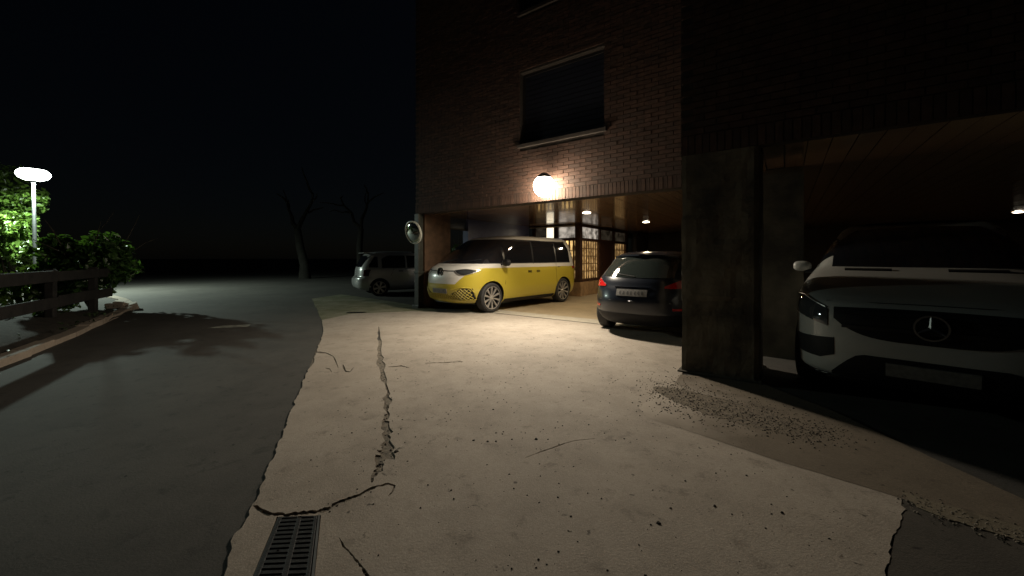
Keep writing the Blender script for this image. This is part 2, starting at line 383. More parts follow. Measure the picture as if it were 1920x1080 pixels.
# threshold strip and garage floor
b = MB(); b.prism([F(1.75, .435), F(7.2, .435), F(7.2, .92), F(1.75, .92)], -.01, .024); kind(b.build('threshold_strip', M['strip_concrete']), 'structure')
b = MB(); b.prism([F(-.1, .45), F(1.70, .45), F(1.70, .92), F(7.2, .92), F(7.2, -.2), F(20, -.2), F(20, 13), F(-.1, 13)], -.01, .019); kind(b.build('garage_floor', M['floor_concrete']), 'structure')
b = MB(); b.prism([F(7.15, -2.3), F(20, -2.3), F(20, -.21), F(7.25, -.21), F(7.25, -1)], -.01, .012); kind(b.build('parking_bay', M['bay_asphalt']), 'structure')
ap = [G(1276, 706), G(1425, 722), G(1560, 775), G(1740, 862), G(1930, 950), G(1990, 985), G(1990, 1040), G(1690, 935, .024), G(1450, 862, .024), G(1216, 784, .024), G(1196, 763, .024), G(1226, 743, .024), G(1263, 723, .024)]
kind(sheet('shade_overlay', jag(ap, .05, .006, seed=4), [], .0265, M['shaded_slab']), 'structure')  # thin overlay on the slab carrying the painted shade
kind(sheet('dark_asphalt_patch', [(p[0], p[1]) for p in [G(1692, 940), G(1990, 1045), Vector((4.5, -2, 0)), Vector((.8, -2, 0)), G(1650, 1300), G(1665, 1080)]], [], .0225, M['patch_asphalt']), 'structure')
ed = [G(1690, 930), G(1800, 962), G(1930, 1002), G(2000, 1025), G(2000, 1062), G(1900, 1020), G(1780, 985), G(1720, 960)]
kind(sheet('edging_strip', jag(ed, .03, .012, seed=6), [], .0275, M['edging'], .02), 'structure')
wp = [G(388, 617), G(420, 612), G(470, 610), G(466, 614), G(425, 616)]
kind(sheet('pale_streak', jag(wp, .15, .03, seed=8), [], .0185, M['streak_tone']), 'structure')  # narrow paler streak laid on the asphalt

# planting bed, kerb
kpts = [G(-90, 730), G(0, 692), G(72, 664), G(140, 634), G(200, 606), G(240, 588), G(256, 578), G(240, 567), G(205, 558), G(120, 550)]
bed = [p + Vector((0, 0, 0)) for p in kpts] + [Vector((-30, 14, 0)), Vector((-30, 3, 0))]
def inset(pts, d):
    out = []
    for i, p in enumerate(pts):
        a, b = pts[max(i-1, 0)], pts[min(i+1, len(pts)-1)]; t = (b-a).normalized(); out.append(p + Vector((-t.y, t.x, 0))*d)
    return out
kin = inset(kpts, .2)
bedp = kin + [Vector((-34, 14.5, 0)), Vector((-34, 3, 0))]
kind(sheet('planting_bed', [(p[0], p[1]) for p in bedp], [], .085, M['soil']), 'structure')
# low rise of soil under the fence
bank = MB(); nb = 14
A0, A1 = Vector((-6.9, 4.2, 0)), Vector((-9.95, 9.25, 0)); fd = (A1-A0).normalized(); fn = Vector((-fd.y, fd.x, 0))
prof = [(-.62, .0), (-.35, .10), (-.08, .19), (.6, .25), (1.6, .3), (3.2, .3), (9, .25)]
for i in range(nb+1):
    p = A0 + fd*(-.6 + (A1-A0).length*1.12*i/nb); sh = 1 if i < nb-2 else (.7 if i == nb-2 else .35 if i == nb-1 else 0)
    for d, z in prof: bank.v.append((p.x + fn.x*d, p.y + fn.y*d, .05 + z*sh + random.uniform(-.02, .02)))
k = len(prof)
for i in range(nb):
    for j in range(k-1): bank.f.append((i*k+j, (i+1)*k+j, (i+1)*k+j+1, i*k+j+1))
kind(bank.build('soil_bank', M['soil'], smooth=True), 'structure')
kroot = bpy.data.objects.new('kerb', None); COL.objects.link(kroot); kind(kroot, 'structure')
acc = 0; L = [kpts[0]]
def along(pts, s):
    for a, b in zip(pts, pts[1:]):
        l = (b-a).length
        if s <= l: return a + (b-a)*(s/l), (b-a).normalized()
        s -= l
    return pts[-1], (pts[-1]-pts[-2]).normalized()
tot = sum((b-a).length for a, b in zip(kpts, kpts[1:])); s = 0
while s < tot-.2:
    ln = min(.78, tot-s); p, d = along(kpts, s); q, _ = along(kpts, s+ln-.015); d = (q-p); n = Vector((-d.y, d.x, 0)).normalized()
    hh = .11 + random.uniform(-.02, .015)
    b = MB(); pts = [p, q, q+n*.21, p+n*.21]; b.prism([(x.x+random.uniform(-.012, .012), x.y+random.uniform(-.012, .012)) for x in pts], -.03, hh)
    b.build('kerbstone', M['kerb'], kroot, bevel=.015); s += ln
# loose pale stones at the end of the kerb
for i, (px, py, w, l) in enumerate(((226, 572, .34, .9), (246, 581, .22, .6), (222, 583, .3, .4))):
    c = G(px, py); b = MB(); b.box(-l/2, l/2, -w/2, w/2, 0, .13+.04*i, None, .045)
    o = b.build('stone', M['kerb'], bevel=.03); o.location = (c.x, c.y, .0); o.rotation_euler = (0, 0, R((-48, -40, 20)[i]))
    tag(o, ('long pale broken stone at the rounded end of the kerb', 'pale stone lying on the road edge beside the kerb end', 'rough stone tucked under the bush by the kerb end')[i], 'stone', 'broken stones at the kerb end')

# debris and gravel
def pebbles(name, spots, m, seed):
    rg = random.Random(seed); b = MB()
    for x, y, z, r in spots:
        o = len(b.v); a0 = rg.uniform(0, 6.28); n = 5; e = rg.uniform(.5, 1)
        ring = []
        for k in range(n):
            a = a0+6.283*k/n; rr = r*rg.uniform(.6, 1.2); ring.append((x+math.cos(a)*rr, y+math.sin(a)*rr*e, z-.001))
        top = [(x+(p[0]-x)*.55, y+(p[1]-y)*.55, z+r*rg.uniform(.3, .7)) for p in ring]
        b.add(ring+top, [tuple(range(n, 2*n))] + [(k, (k+1) % n, n+(k+1) % n, n+k) for k in range(n)])
    return kind(b.build(name, m), 'stuff')
rg = random.Random(3); sp = []
for _ in range(1500):
    y = rg.uniform(1.5, 6.5)**1.0; x = rg.uniform(-1.6+.0, 1.9)
    if x < -.6 - y*.32 or x > .6+y*.25+.6 : continue
    sp.append((x, y, .025, rg.choice((.0018, .002, .0025, .003, .003, .004, .004, .006, .008))))
for px, py, r in ((914, 828, .014), (930, 828, .012), (1006, 824, .017), (888, 826, .014), (930, 812, .008), (942, 814, .008), (960, 824, .009), (925, 768, .01), (964, 774, .008), (742, 847, .02), (660, 812, .01), (1235, 981, .014), (1466, 962, .012), (1340, 949, .012), (1258, 953, .01)):
    p = G(px, py, .025); sp.append((p.x, p.y, .025, r))
pebbles('dirt_crumbs', sp, M['pebble'], 1)
sp = []; sp2 = []
for _ in range(1900):
    t = rg.random()**1.4; px, py = 1240+t*330+rg.gauss(0, 30), 733+t*92+rg.gauss(0, 20-9*t); p = G(px, max(py, 690), .02)
    (sp if rg.random() < .6 else sp2).append((p.x, p.y, .0275, rg.choice((.003, .004, .005, .006, .009))))
for _ in range(420):
    t = rg.random(); px, py = 1690+t*300+rg.gauss(0, 8), 937+t*98+rg.gauss(0, 9); p = G(px, py, .02)
    sp2.append((p.x, p.y, .026, rg.choice((.003, .004, .006, .008))))
for c in CR[:5]:
    for _ in range(170 if len(c) > 12 else 26):
        i = rg.randrange(len(c)-1); t = rg.random(); px = c[i][0]+(c[i+1][0]-c[i][0])*t+rg.gauss(0, c[i][2]*.35); py = c[i][1]+(c[i+1][1]-c[i][1])*t+rg.gauss(0, 3)
        p = G(px, py, .02); (sp if rg.random() < .5 else sp2).append((p.x, p.y, .0165, rg.choice((.004, .006, .008, .011))))
pebbles('gravel', sp, M['pebble'], 2); pebbles('pale_gravel', sp2, M['pebble_pale'], 3)

so = []
for k in range(26):
    a = 6.283*k/26; u, v = math.cos(a), math.sin(a); so.append(G(1352+128*u+18*v*u, 765+38*u*.95-20*v, .03))
kind(sheet('loose_dirt', jag(so, .03, .03, seed=15), [], .0272, M['dirt']), 'structure')
# drain grate
gc = [G(522, 971, .02), G(600, 968, .02), G(588, 1094, .02), G(470, 1094, .02)]
gv = thing('drain_grate', 'rusty cast iron drain grate with two rows of slots sunk in the concrete', 'drain grate', (gc[3].x, gc[3].y, .0))
ox = gc[3]
def gp(u, v):
    a = gc[3].lerp(gc[2], u); c = gc[0].lerp(gc[1], u); p = a.lerp(c, v); return (p.x-ox.x, p.y-ox.y)
for (u0, u1, v0, v1) in ((0, .09, 0, 1), (.46, .56, .025, .975), (.86, .93, 0, 1), (.09, .46, .0, .025), (.56, .86, 0, .025), (.09, .46, .975, 1), (.56, .86, .975, 1)):
    b = MB(); b.prism([gp(u0, v0), gp(u1, v0), gp(u1, v1), gp(u0, v1)], .0, .026); b.build('frame', M['iron'], gv, bevel=.002)
b = MB(); b.prism([gp(.0, 0), gp(1, 0), gp(1, 1), gp(0, 1)], -.001, .0185); b.build('sump_shade', M['pit_shade'], gv)  # near-black plate paints the shade of the pit below the bars
b = MB(); b.prism([gp(.955, 0), gp(1.0, 0), gp(1.0, 1), gp(.955, 1)], .0, .028); b.build('channel_rail', M['steel'], gv)
for (u0, u1) in ((.09, .46), (.56, .86)):
    for i in range(13):
        v = .03 + i*.073; b = MB(); b.prism([gp(u0, v), gp(u1, v+.01), gp(u1, v+.052), gp(u0, v+.042)], .0188, .0255); b.build('bar', M['iron'], gv)
p = G(668, 586, .02); b = MB()
b.box(-.22, .22, -.09, .09, 0, .006)
for i in range(5): b.box(-.2+i*.085, -.15+i*.085, -.07, .07, .006, .012)
o = b.build('drain_cover', M['iron']); o.location = (p.x, p.y, .019); tag(o, 'small rusty drain cover in the mossy slab behind the forecourt', 'drain cover')

# ------------------------------------------------------------------ building
B = thing('brick_building', 'dark brick apartment building raised over an open ground floor garage', 'building', FO, FA)
ZS = 2.58; TOP = 10.2; S1 = 20; SW = 7.04; TW = -2.137
wins = [(3.26, 5.22, 3.84, 5.46), (3.26, 5.22, 6.75, 8.35)]
b = MB()
b.box(-.2, 3.26, .012, .3, ZS, TOP); b.box(5.22, SW, .012, .3, ZS, TOP)
b.box(3.26, 5.22, .012, .3, ZS, 3.84); b.box(3.26, 5.22, .012, .3, 5.46, 6.75); b.box(3.26, 5.22, .012, .3, 8.35, TOP)
b.box(SW, S1, TW+.12, .3, ZS+.06, TOP); b.box(SW, S1, TW+.012, TW+.12, ZS, TOP)                      # projecting wing
b.box(-.2, S1, .3, 13, ZS+.05, TOP)
b.build('wall', M['mortar'], B)
for s0, s1, z0, z1 in wins:
    b = MB(); b.box(s0, s1, .18, .2, z0, z1); w = b.build('window', M['shutter'], B)
    f = MB()
    for a in ((s0, s0+.06, z0, z1), (s1-.06, s1, z0, z1), (s0+.06, s1-.06, z1-.06, z1), (s0+.06, s1-.06, z0+.03, z0+.08)): f.box(a[0], a[1], .13, .18, a[2], a[3])
    f.build('frame', M['frame_dark'], w)
    n = 14
    for i in range(n):
        zz = z0+.08+(z1-z0-.14)*i/n; q = MB(); q.box(s0+.06, s1-.06, .150, .18, zz+.006, zz+(z1-z0-.14)/n-.006); q.build('slat', M['shutter'], w)
    q = MB(); q.box(s0-.05, s1+.05, -.05, .18, z0-.04, z0+.03); q.build('sill', M['sill'], w)
# bricks: soldier course along the bottom edge, running bond above
bw, bh = .24, .066; pitch, course = .252, .077
bm_h = MB(); bm_h.box(-bw/2, bw/2, 0, .03, 0, bh); me_h = [bm_h.mesh('brick', M['brick']), bm_h.mesh('brick', M['brick_b'])]
bm_s = MB(); bm_s.box(-.033, .033, 0, .03, 0, .215); me_s = [bm_s.mesh('soldier_brick', M['brick']), bm_s.mesh('soldier_brick', M['brick_b'])]
def inwin(s, z, hw=.13):
    return any(a-hw < s < c+hw and lo-.05 < z+bh and z < hi+.03 for a, c, lo, hi in wins)
LS = 4.03
cand = []
n = int((SW+.2)/.0765)
for i in range(n): cand.append(('s', -.16+i*.0765, ZS+.004, .033))
for r in range(int((TOP-ZS-.235)/course)):
    z = ZS+.232+r*course
    for i in range(30):
        s = -.07+i*pitch+(pitch/2 if r % 2 else 0)
        if s > SW-.12: continue
        x0, x1 = s-bw/2, s+bw/2
        for a, c, lo, hi in wins:
            if lo-.05 < z+bh and z < hi+.012:
                if x0 < a-.005 < x1: x1 = a-.003
                elif x0 < c+.005 < x1: x0 = c+.003
                elif a-.01 <= x0 and x1 <= c+.01: x1 = x0
        if x1-x0 < .03: continue
        cand.append(('h' if x1-x0 > bw-.001 else 'c', (x0+x1)/2, z, (x1-x0)/2))
cand.sort(key=lambda c: abs(c[1]-LS)*.8+abs(c[2]-2.6)*1.6 - (.9 if c[0] == 's' else 0))
rest = [MB(), MB()]
for i, (k_, s, z, hw_) in enumerate(cand):
    j = random.uniform(-.0035, .0035); ci = 0 if random.random() < .6 else 1
    if i < 296 and k_ != 'c': inst('brick', (me_s if k_ == 's' else me_h)[ci], B, (s, -.004+j, z), (0, random.uniform(-.01, .01), random.uniform(-.012, .012)))
    elif k_ == 's': rest[ci].box(s-.033, s+.033, j-.004, .012, z, z+.215)
    else: rest[ci].box(s-hw_, s+hw_, j-.004, .012 if k_ == 'h' else .1, z, z+bh)
for r in range(int((TOP-ZS-.235)/course)):
    z = ZS+.232+r*course
    for i in range(30):
        s = SW+.13+i*pitch+(pitch/2 if r % 2 else 0); rest[0 if random.random() < .6 else 1].box(s-bw/2, s+bw/2, TW-.004+random.uniform(-.0035, .0035), TW+.012, z, z+bh)
for i in range(98): rest[i % 2].box(SW+.01+i*.0765, SW+.076+i*.0765, TW-.004, TW+.012, ZS+.004, ZS+.219)
for q, mm in zip(rest, ('brick', 'brick_b')): kind(q.build('brick_facing', M[mm], B), 'stuff')
# varnished ceiling boards running into the garage
pm = {}
for tag_, t0, t1 in (('a', .02, 13), ('w', TW+.121, 13)):
    q = MB(); q.box(0, .192, t0, t1, 0, .03); pm[tag_] = [q.mesh('ceiling_plank', M['ceil_wood']), q.mesh('ceiling_plank', M['ceil_wood_b'])]
for i in range(100):
    s = -.15+i*.2; inst('ceiling_plank', pm['w' if s > SW else 'a'][random.random() < .4], B, (s, 0, ZS+.004+random.uniform(0, .004)))
# ground floor walls
b = MB(); b.box(-.22, .0, 1.92, 5.4, 0, ZS); b.build('side_wall', M['blue_wall'], B)
b = MB(); b.box(-.2, S1, 12.7, 13, 0, ZS); b.box(2.2, 2.4, 10.9, 12.7, 0, ZS); b.box(S1-.2, S1, -.2, 12.7, 0, ZS); b.build('back_wall', M['dark_wall'], B)
b = MB(); b.box(7.70, 8.25, -.68, -.12, 0, ZS); b.build('inner_column', M['stone_b'], B)

# corner post with convex mirror
cp = thing('corner_post', 'slim greenish post under the left corner of the brick building', 'post', F(-.12, .05), FA)
b = MB(); b.box(-.085, .085, -.085, .085, 0, ZS); b.build('shaft', M['post_metal'], cp, bevel=.012)
b = MB(); b.box(-.13, .13, -.13, .13, 0, .10); b.build('base', M['post_metal'], cp, bevel=.012)
b = MB(); b.box(-.10, .10, -.10, .10, .95, 1.02); b.build('collar', M['post_metal'], cp, bevel=.01)
mp = G(774, 586); mc = Vector(((774-960)/720*10.25, 10.25, H+48/720*10.25))
cm = thing('traffic_mirror', 'round convex traffic mirror tilted on the corner post', 'mirror', mc)
cm.rotation_euler = Euler((R(104), R(-12), R(-40)), 'XYZ')
b = MB(); b.lathe([(.285*math.sin(a), .07*math.cos(a)-.03) for a in [R(x) for x in range(0, 91, 9)]], 40); b.build('mirror_face', M['mirror'], cm, True)
b = MB(); b.lathe([(.27, -.05), (.31, -.05), (.315, .0), (.29, .01), (.275, -.028)], 40); b.build('rim', M['mirror_rim'], cm, True)
b = MB(); b.lathe([(.0, -.09), (.14, -.085), (.28, -.05)], 32); b.build('backing', M['lamp_black'], cm, True)
b = MB(); q = cm.rotation_euler.to_matrix().transposed(); tgt = q @ (F(-.12, -.03, mc.z-.02) - mc); b.tube([(0, 0, -.08), tgt*.5+Vector((0, 0, -.05)), tgt], .018); b.build('bracket', M['steel'], cm)

# big stone pillar
P = thing('stone_pillar', 'massive dark stone pillar between the black hatchback and the white car', 'pillar', F(SW, TW), FA)
PW, PD = .79, .8
b = MB(); nz_, na = 44, 56
per = []
for k in range(na):
    u = 2*(PW+PD)*k/na
    per.append((u, 0) if u < PW else (PW, u-PW) if u < PW+PD else (2*PW+PD-u, PD) if u < 2*PW+PD else (0, 2*(PW+PD)-u))
for i in range(nz_+1):
    z = ZS*i/nz_
    for (x, y) in per:
        dx, dy = x-PW/2, y-PD/2; l_ = math.hypot(dx, dy); pz = Vector((x*4, y*4, z*4))
        lift = .012*round(2*mnoise.noise(Vector((x*1.6+5, y*1.6, math.floor(z/.31)*3.7)))) if True else 0
        k_ = .007*mnoise.noise(pz)+.005*mnoise.noise(pz*3.1)+lift*.5
        if abs(abs(dx)-PW/2) < .02 and abs(abs(dy)-PD/2) < .02: k_ -= .012
        b.v.append((x+dx/l_*k_, y+dy/l_*k_, z))
for i in range(nz_):
    for k in range(na): b.f.append((i*na+k, i*na+(k+1) % na, (i+1)*na+(k+1) % na, (i+1)*na+k))
b.f.append(tuple(nz_*na+k for k in range(na)))
b.build('shaft', M['stone'], P)
b = MB(); b.box(-.03, PW+.03, -.03, PD+.03, 0, .05, None, .01); b.build('footing', M['stone_b'], P, bevel=.015)

# glazed entrance porch
E = thing('entrance_porch', 'timber framed entrance porch with amber lattice panels behind the yellow van', 'porch', F(2.04, 5.51), FA)
def bx(name, m, a, par=E, bevel=0):
    q = MB(); q.box(*a); return q.build(name, m, par, bevel=bevel)
bx('corner_mullion', M['dark_timber'], (-.1, .1, -.1, .1, .52, ZS))
bx('plinth', M['tan_brick'], (-2.0, .14, -.14, .05, .02, .52)); bx('plinth', M['tan_brick'], (-.05, .14, .05, 5.1, .02, .52))
# left face (along -s)
for x0, x1 in ((-.98, -.80), (-1.92, -1.80)): bx('mullion', M['dark_timber'], (x0, x1, -.07, .07, .52, ZS))
bx('beam', M['dark_timber'], (-1.80, -.1, -.08, .08, 2.0, 2.10)); bx('beam', M['dark_timber'], (-1.80, -.1, -.08, .08, 2.50, ZS))
bx('rail', M['cream_rail'], (-2.0, -.1, -.13, -.085, 2.50, 2.545))
bx('beam', M['dark_timber'], (-1.80, -.1, -.08, .08, .52, .62))
bx('pane', M['pane_warm'], (-.80, -.1, .0, .02, 2.10, 2.50)); bx('pane', M['pane_bright'], (-1.32, -.98, .0, .02, 2.10, 2.50)); bx('pane', M['pane_dim'], (-1.80, -1.325, .0, .02, 2.10, 2.50))
bx('amber_pane', M['amber'], (-.80, -.1, .05, .06, .62, 2.0)); bx('amber_pane', M['amber'], (-1.80, -.98, .05, .06, .62, 2.0))
def lattice(x0, x1, n, z0, z1, rails, axis, thick=.022):
    for i in range(n):
        u = x0+(x1-x0)*(i+.5)/n; q = MB()
        pts = [(u, -.02, z) if axis == 's' else (.02, u, z) for z in np.linspace(z0, z1, 12)]
        q.tube(pts, [thick*(1.25 if k % 3 == 0 else .92) for k in range(12)], 6); q.build('cane', M['lattice'], E)
    for i in range(rails):
        z = z0+(z1-z0)*(i+1)/(rails+1)
        bx('lattice_rail', M['lattice'], (x0, x1, -.035, -.005, z-.014, z+.014) if axis == 's' else (.005, .035, x0, x1, z-.014, z+.014))
lattice(-.80, -.1, 4, .62, 2.0, 3, 's', .04); lattice(-1.80, -.98, 5, .62, 2.0, 3, 's', .04)
# right face (along +t)
for y0, y1 in ((1.72, 1.86), (3.22, 3.36), (4.78, 5.06)): bx('mullion', M['dark_timber'], (-.07, .07, y0, y1, .52, ZS))
bx('beam', M['dark_timber'], (-.08, .08, .1, 5.0, 2.0, 2.10)); bx('beam', M['dark_timber'], (-.08, .08, .1, 5.0, 2.50, ZS)); bx('beam', M['dark_timber'], (-.08, .08, .1, 5.0, .52, .62))
for (y0, y1), mm in zip(((.1, 1.72), (1.86, 3.22), (3.36, 4.78)), ('pane_warm', 'pane_dim', 'pane_dim')): bx('pane', M[mm], (-.02, .0, y0, y1, 2.10, 2.50))
bx('amber_pane', M['amber_dim'], (-.06, -.05, .1, 1.72, .62, 2.0)); bx('amber_pane', M['amber_dim'], (-.06, -.05, 3.36, 4.78, .62, 2.0))
dr = bx('door', M['dark_timber'], (-.03, .02, 1.86, 3.22, .04, 2.0)); bx('handle', M['chrome'], (.02, .06, 2.0, 2.04, 1.0, 1.2), dr)
lattice(.1, 1.72, 8, .62, 2.0, 4, 't', .022); lattice(3.36, 4.78, 7, .62, 2.0, 4, 't', .022)
bx('back_panel', M['dark_wall'], (-2.2, -.1, 5.06, 5.2, .02, ZS))

b = MB(); b.box(-.20, -.01, .16, 1.15, 0, ZS); b.build('side_wall', M['brown_wall'], B)
b = MB(); b.box(-.12, -.09, 1.15, 1.92, 2.28, ZS); w = b.build('side_transom', M['pane_blue'], B)
b = MB(); b.box(-.14, -.06, 1.15, 1.92, 2.22, 2.28); b.build('rail', M['frame_dark'], w)

# ------------------------------------------------------------------ lamps of the building
def area(name, loc, d, size, power, color, parent=None, shape='DISK', sy=None, spread=180):
    l = bpy.data.lights.new(name, 'AREA'); l.shape = shape; l.size = size; l.energy = power; l.color = color; l.spread = R(spread)
    if sy: l.size_y = sy
    o = bpy.data.objects.new(name, l); COL.objects.link(o); o.location = loc; o.rotation_euler = Vector(d).to_track_quat('-Z', 'Y').to_euler(); return o
lp = F(LS, 0, 2.84)
WL = thing('wall_lamp', 'glaring white floodlight on the brick wall above the garage opening', 'wall lamp', lp, FA)
q = MB(); q.box(-.07, .07, -.04, -.005, -.08, .08); q.build('wall_plate', M['lamp_black'], WL, bevel=.006)
q = MB(); q.tube([(0, -.03, .10), (0, -.12, .24), (0, -.24, .25)], .02, 8); q.build('bracket', M['lamp_black'], WL, True)
q = MB(); q.lathe([(.0, .27), (.06, .265), (.13, .22), (.15, .17), (.13, .165)][::-1], 32, c=(0, -.25, 0)); q.build('cap', M['lamp_black'], WL, True)
q = MB(); q.lathe([(.215*math.sin(R(a)), -.215*math.cos(R(a))) for a in range(0, 145, 9)], 36, c=(0, -.25, 0)); q.build('diffuser', M['wall_led'], WL, True)
nin = F(0, 1)-F(0, 0)
dl = (-nin*.72 + Vector((0, 0, -.70))).normalized()
area('wall_lamp_light', F(LS, -.25, 2.84)+dl*.235, dl, .24, P_WALL, (1, .885, .73))
for (s, t, lab) in ((3.75, 2.43, 'round ceiling light nearest the yellow van under the garage ceiling'), (4.26, 5.99, 'small round ceiling light deeper in the garage above the black hatchback'), (13.0, 8.8, 'round ceiling light above the white car at the right edge')):
    D = thing('ceiling_light', lab, 'ceiling light', F(s, t, ZS), FA, 'round ceiling lights in the garage')
    q = MB(); q.lathe([(.115, 0), (.135, -.002), (.138, -.012), (.118, -.016)], 28); q.build('rim', M['frame_dark'], D, True)
    q = MB(); q.lathe([(.0, -.026), (.07, -.023), (.117, -.012)][::-1], 28); q.build('diffuser', M['down_led'], D, True)
    area('ceiling_light_beam', F(s, t, ZS-.035), (0, 0, -1), .2, P_DOWN*(1 if s < 10 else .05), (1, .80, .52))

# ------------------------------------------------------------------ street lamp
SLX, SLY = -17.7, 14.2; zl = H+156/720*SLY
SL = thing('street_lamp', 'lit street lamp with a wide round head on a slim grey pole', 'street lamp', (SLX, SLY, 0))
q = MB(); q.tube([(0.12, 0, 0), (.06, 0, 1.5), (0, 0, zl-.1)], [.07, .06, .045], 12); q.build('pole', M['steel'], SL, True)
q = MB(); q.lathe([(.0, .24), (.15, .235), (.3, .215), (.33, .19)][::-1], 36, c=(0, 0, zl)); q.build('cap', M['steel'], SL, True)
q = MB(); q.lathe([(.07, -.21), (.22, -.195), (.36, -.12), (.43, .0), (.41, .10), (.34, .17), (.27, .205)], 36, c=(0, 0, zl)); q.build('diffuser', M['street_led'], SL, True)
q = MB(); q.lathe([(.05, -.30), (.09, -.22), (.07, -.205)], 16, c=(0, 0, zl)); q.build('collar', M['lamp_black'], SL, True)
area('street_light', (SLX+.12, SLY-.10, zl-.27), (.10, -.08, -.99), .20, P_STREET, (.82, 1, .87))

# ------------------------------------------------------------------ fence
FN = thing('timber_fence', 'low dark timber fence of posts and wide rails along the kerb', 'fence', A0, math.atan2(fd.y, fd.x))
LF = (A1-A0).length; posts = [.15, 1.55, 3.62, 5.55]
for x in posts:
    q = MB(); q.box(x-.08, x+.08, -.07, .07, .0, 1.16, None, .008); q.build('post', M['timber'], FN, bevel=.02)
pr_ = [-.9]+posts+[LF+.5]
for a, c in zip(pr_, pr_[1:]):
    for z0, z1 in ((.92, 1.13), (.42, .64)):
        q = MB(); q.box(a+.005, c-.005, -.115, -.07, z0+random.uniform(-.015, .015), z1+random.uniform(-.015, .015), None, .008); q.build('rail', M['timber'], FN, bevel=.02)

# ------------------------------------------------------------------ foliage
def leaves(name, m, balls, size, parent=None, seed=0, squash=.75, shell=.5, droop=.2):
    rg = np.random.default_rng(seed); C = []; Nn = []
    for (c, r, n) in balls:
        d = rg.normal(size=(n, 3)); d /= np.linalg.norm(d, axis=1)[:, None]
        rad = r*(shell+(1-shell)*rg.random(n)**.6)*(1+.16*np.sin(d[:, 0]*5+d[:, 1]*7+seed)); p = d*rad[:, None]*np.array([1, 1, squash])
        C.append(p+np.array(c)); Nn.append(d)
    C = np.concatenate(C); Nn = np.concatenate(Nn); n = len(C)
    nr = Nn*.5+rg.normal(size=(n, 3))*.55+np.array([0, 0, .45]); nr /= np.linalg.norm(nr, axis=1)[:, None]
    t = np.cross(nr, rg.normal(size=(n, 3))); t /= np.linalg.norm(t, axis=1)[:, None]; t[:, 2] -= droop; t /= np.linalg.norm(t, axis=1)[:, None]
    w = np.cross(nr, t); sz = size*rg.uniform(.6, 1.35, n)[:, None]
    V = np.empty((n, 6, 3)); fold = nr*sz*.10
    V[:, 0] = C-t*sz*.5; V[:, 1] = C-w*sz*.30-t*sz*.08+fold; V[:, 2] = C-w*sz*.22+t*sz*.25+fold; V[:, 3] = C+t*sz*.55; V[:, 4] = C+w*sz*.22+t*sz*.25+fold; V[:, 5] = C+w*sz*.30-t*sz*.08+fold
    base = np.arange(n)[:, None]*6
    Fq = np.concatenate([base+np.array([0, 3, 2, 1]), base+np.array([0, 5, 4, 3])]).reshape(-1, 4)
    me = bpy.data.meshes.new(name); me.from_pydata(V.reshape(-1, 3).tolist(), [], Fq.tolist()); me.update(); me.materials.append(m)
    o = bpy.data.objects.new(name, me); COL.objects.link(o)
    if parent: o.parent = parent
    return o
def branchy(q, base, tip, r0, rg, depth=2, bend=.18):
    base, tip = Vector(base), Vector(tip); pts = [base]
    for k in range(1, 5):
        pts.append(base.lerp(tip, k/4)+Vector([rg.uniform(-1, 1)*bend*(tip-base).length*.25 for _ in range(3)]))
    q.tube(pts, [r0*(1-.17*k) for k in range(5)], 7)
    if depth:
        for k in (2, 3, 4):
            d = (tip-base)*rg.uniform(.4, .6)+Vector([rg.uniform(-1, 1) for _ in range(3)])*(tip-base).length*.38
            branchy(q, pts[k], pts[k]+d, r0*.5, rg, depth-1)
def shrub(name, label, c, r, h, n, size, m, seed, group=None, lumps=9):
    rg = random.Random(seed); T = thing(name, label, 'shrub', c, 0, group)
    balls = [((0, 0, h*.5), r*.78, n//3)]
    for i in range(lumps):
        a = rg.uniform(0, 6.28); e = rg.uniform(.0, 1); balls.append(((math.cos(a)*r*.62*(1-.3*e), math.sin(a)*r*.62*(1-.3*e), h*(.2+.66*e)), r*rg.uniform(.28, .46), n*2//3//lumps))
    f = leaves('crown', m, balls, size, T, seed, .85, .55); f['kind'] = 'stuff'
    q = MB()
    for i in range(6):
        a = rg.uniform(0, 6.28); branchy(q, (0, 0, -.05), (math.cos(a)*r*.5, math.sin(a)*r*.5, h*.7), .03, rg, 1)
    q.build('stem', M['bark'], T); return T
bc = Vector((-10.75, 9.75, .2))
shrub('broadleaf_bush', 'big rounded broadleaf bush at the end of the timber fence', bc, 1.05, 1.85, 3000, .17, M['leaf'], 5)
shrub('low_shrub', 'low yellow green shrub glowing behind the fence below the street lamp', Vector((-11.55, 9.1, .15)), .62, 1.15, 1500, .10, M['leaf_b'], 8, lumps=6)
shrub('white_lit_shrub', 'pale lit shrub seen in the gap between the van and the blue wall', Vector((-2.35, 16.6, 0)), .75, 2.35, 1300, .11, M['leaf'], 12, lumps=6)
def tree(name, label, c, h, rt, balls, size, m, seed, forks, group=None, lean=(0, 0)):
    rg = random.Random(seed); T = thing(name, label, 'tree', c, 0, group); q = MB()
    top = Vector((lean[0], lean[1], h)); pts = [Vector((0, 0, -.1)), Vector((lean[0]*.15+.04, lean[1]*.2, h*.3)), Vector((lean[0]*.55-.05, lean[1]*.5, h*.65)), top]
    q.tube(pts, [rt*1.35, rt, rt*.85, rt*.75], 10)
    for f in forks: branchy(q, top, Vector(f), rt*.55, rg, 2 if balls else 1)
    q.build('trunk', M['bark'] if balls else M['night_bark'], T, True)
    if balls: k_ = leaves('crown', m, balls, size, T, seed, .8, .3); k_['kind'] = 'stuff'
    return T
ts = 12.6
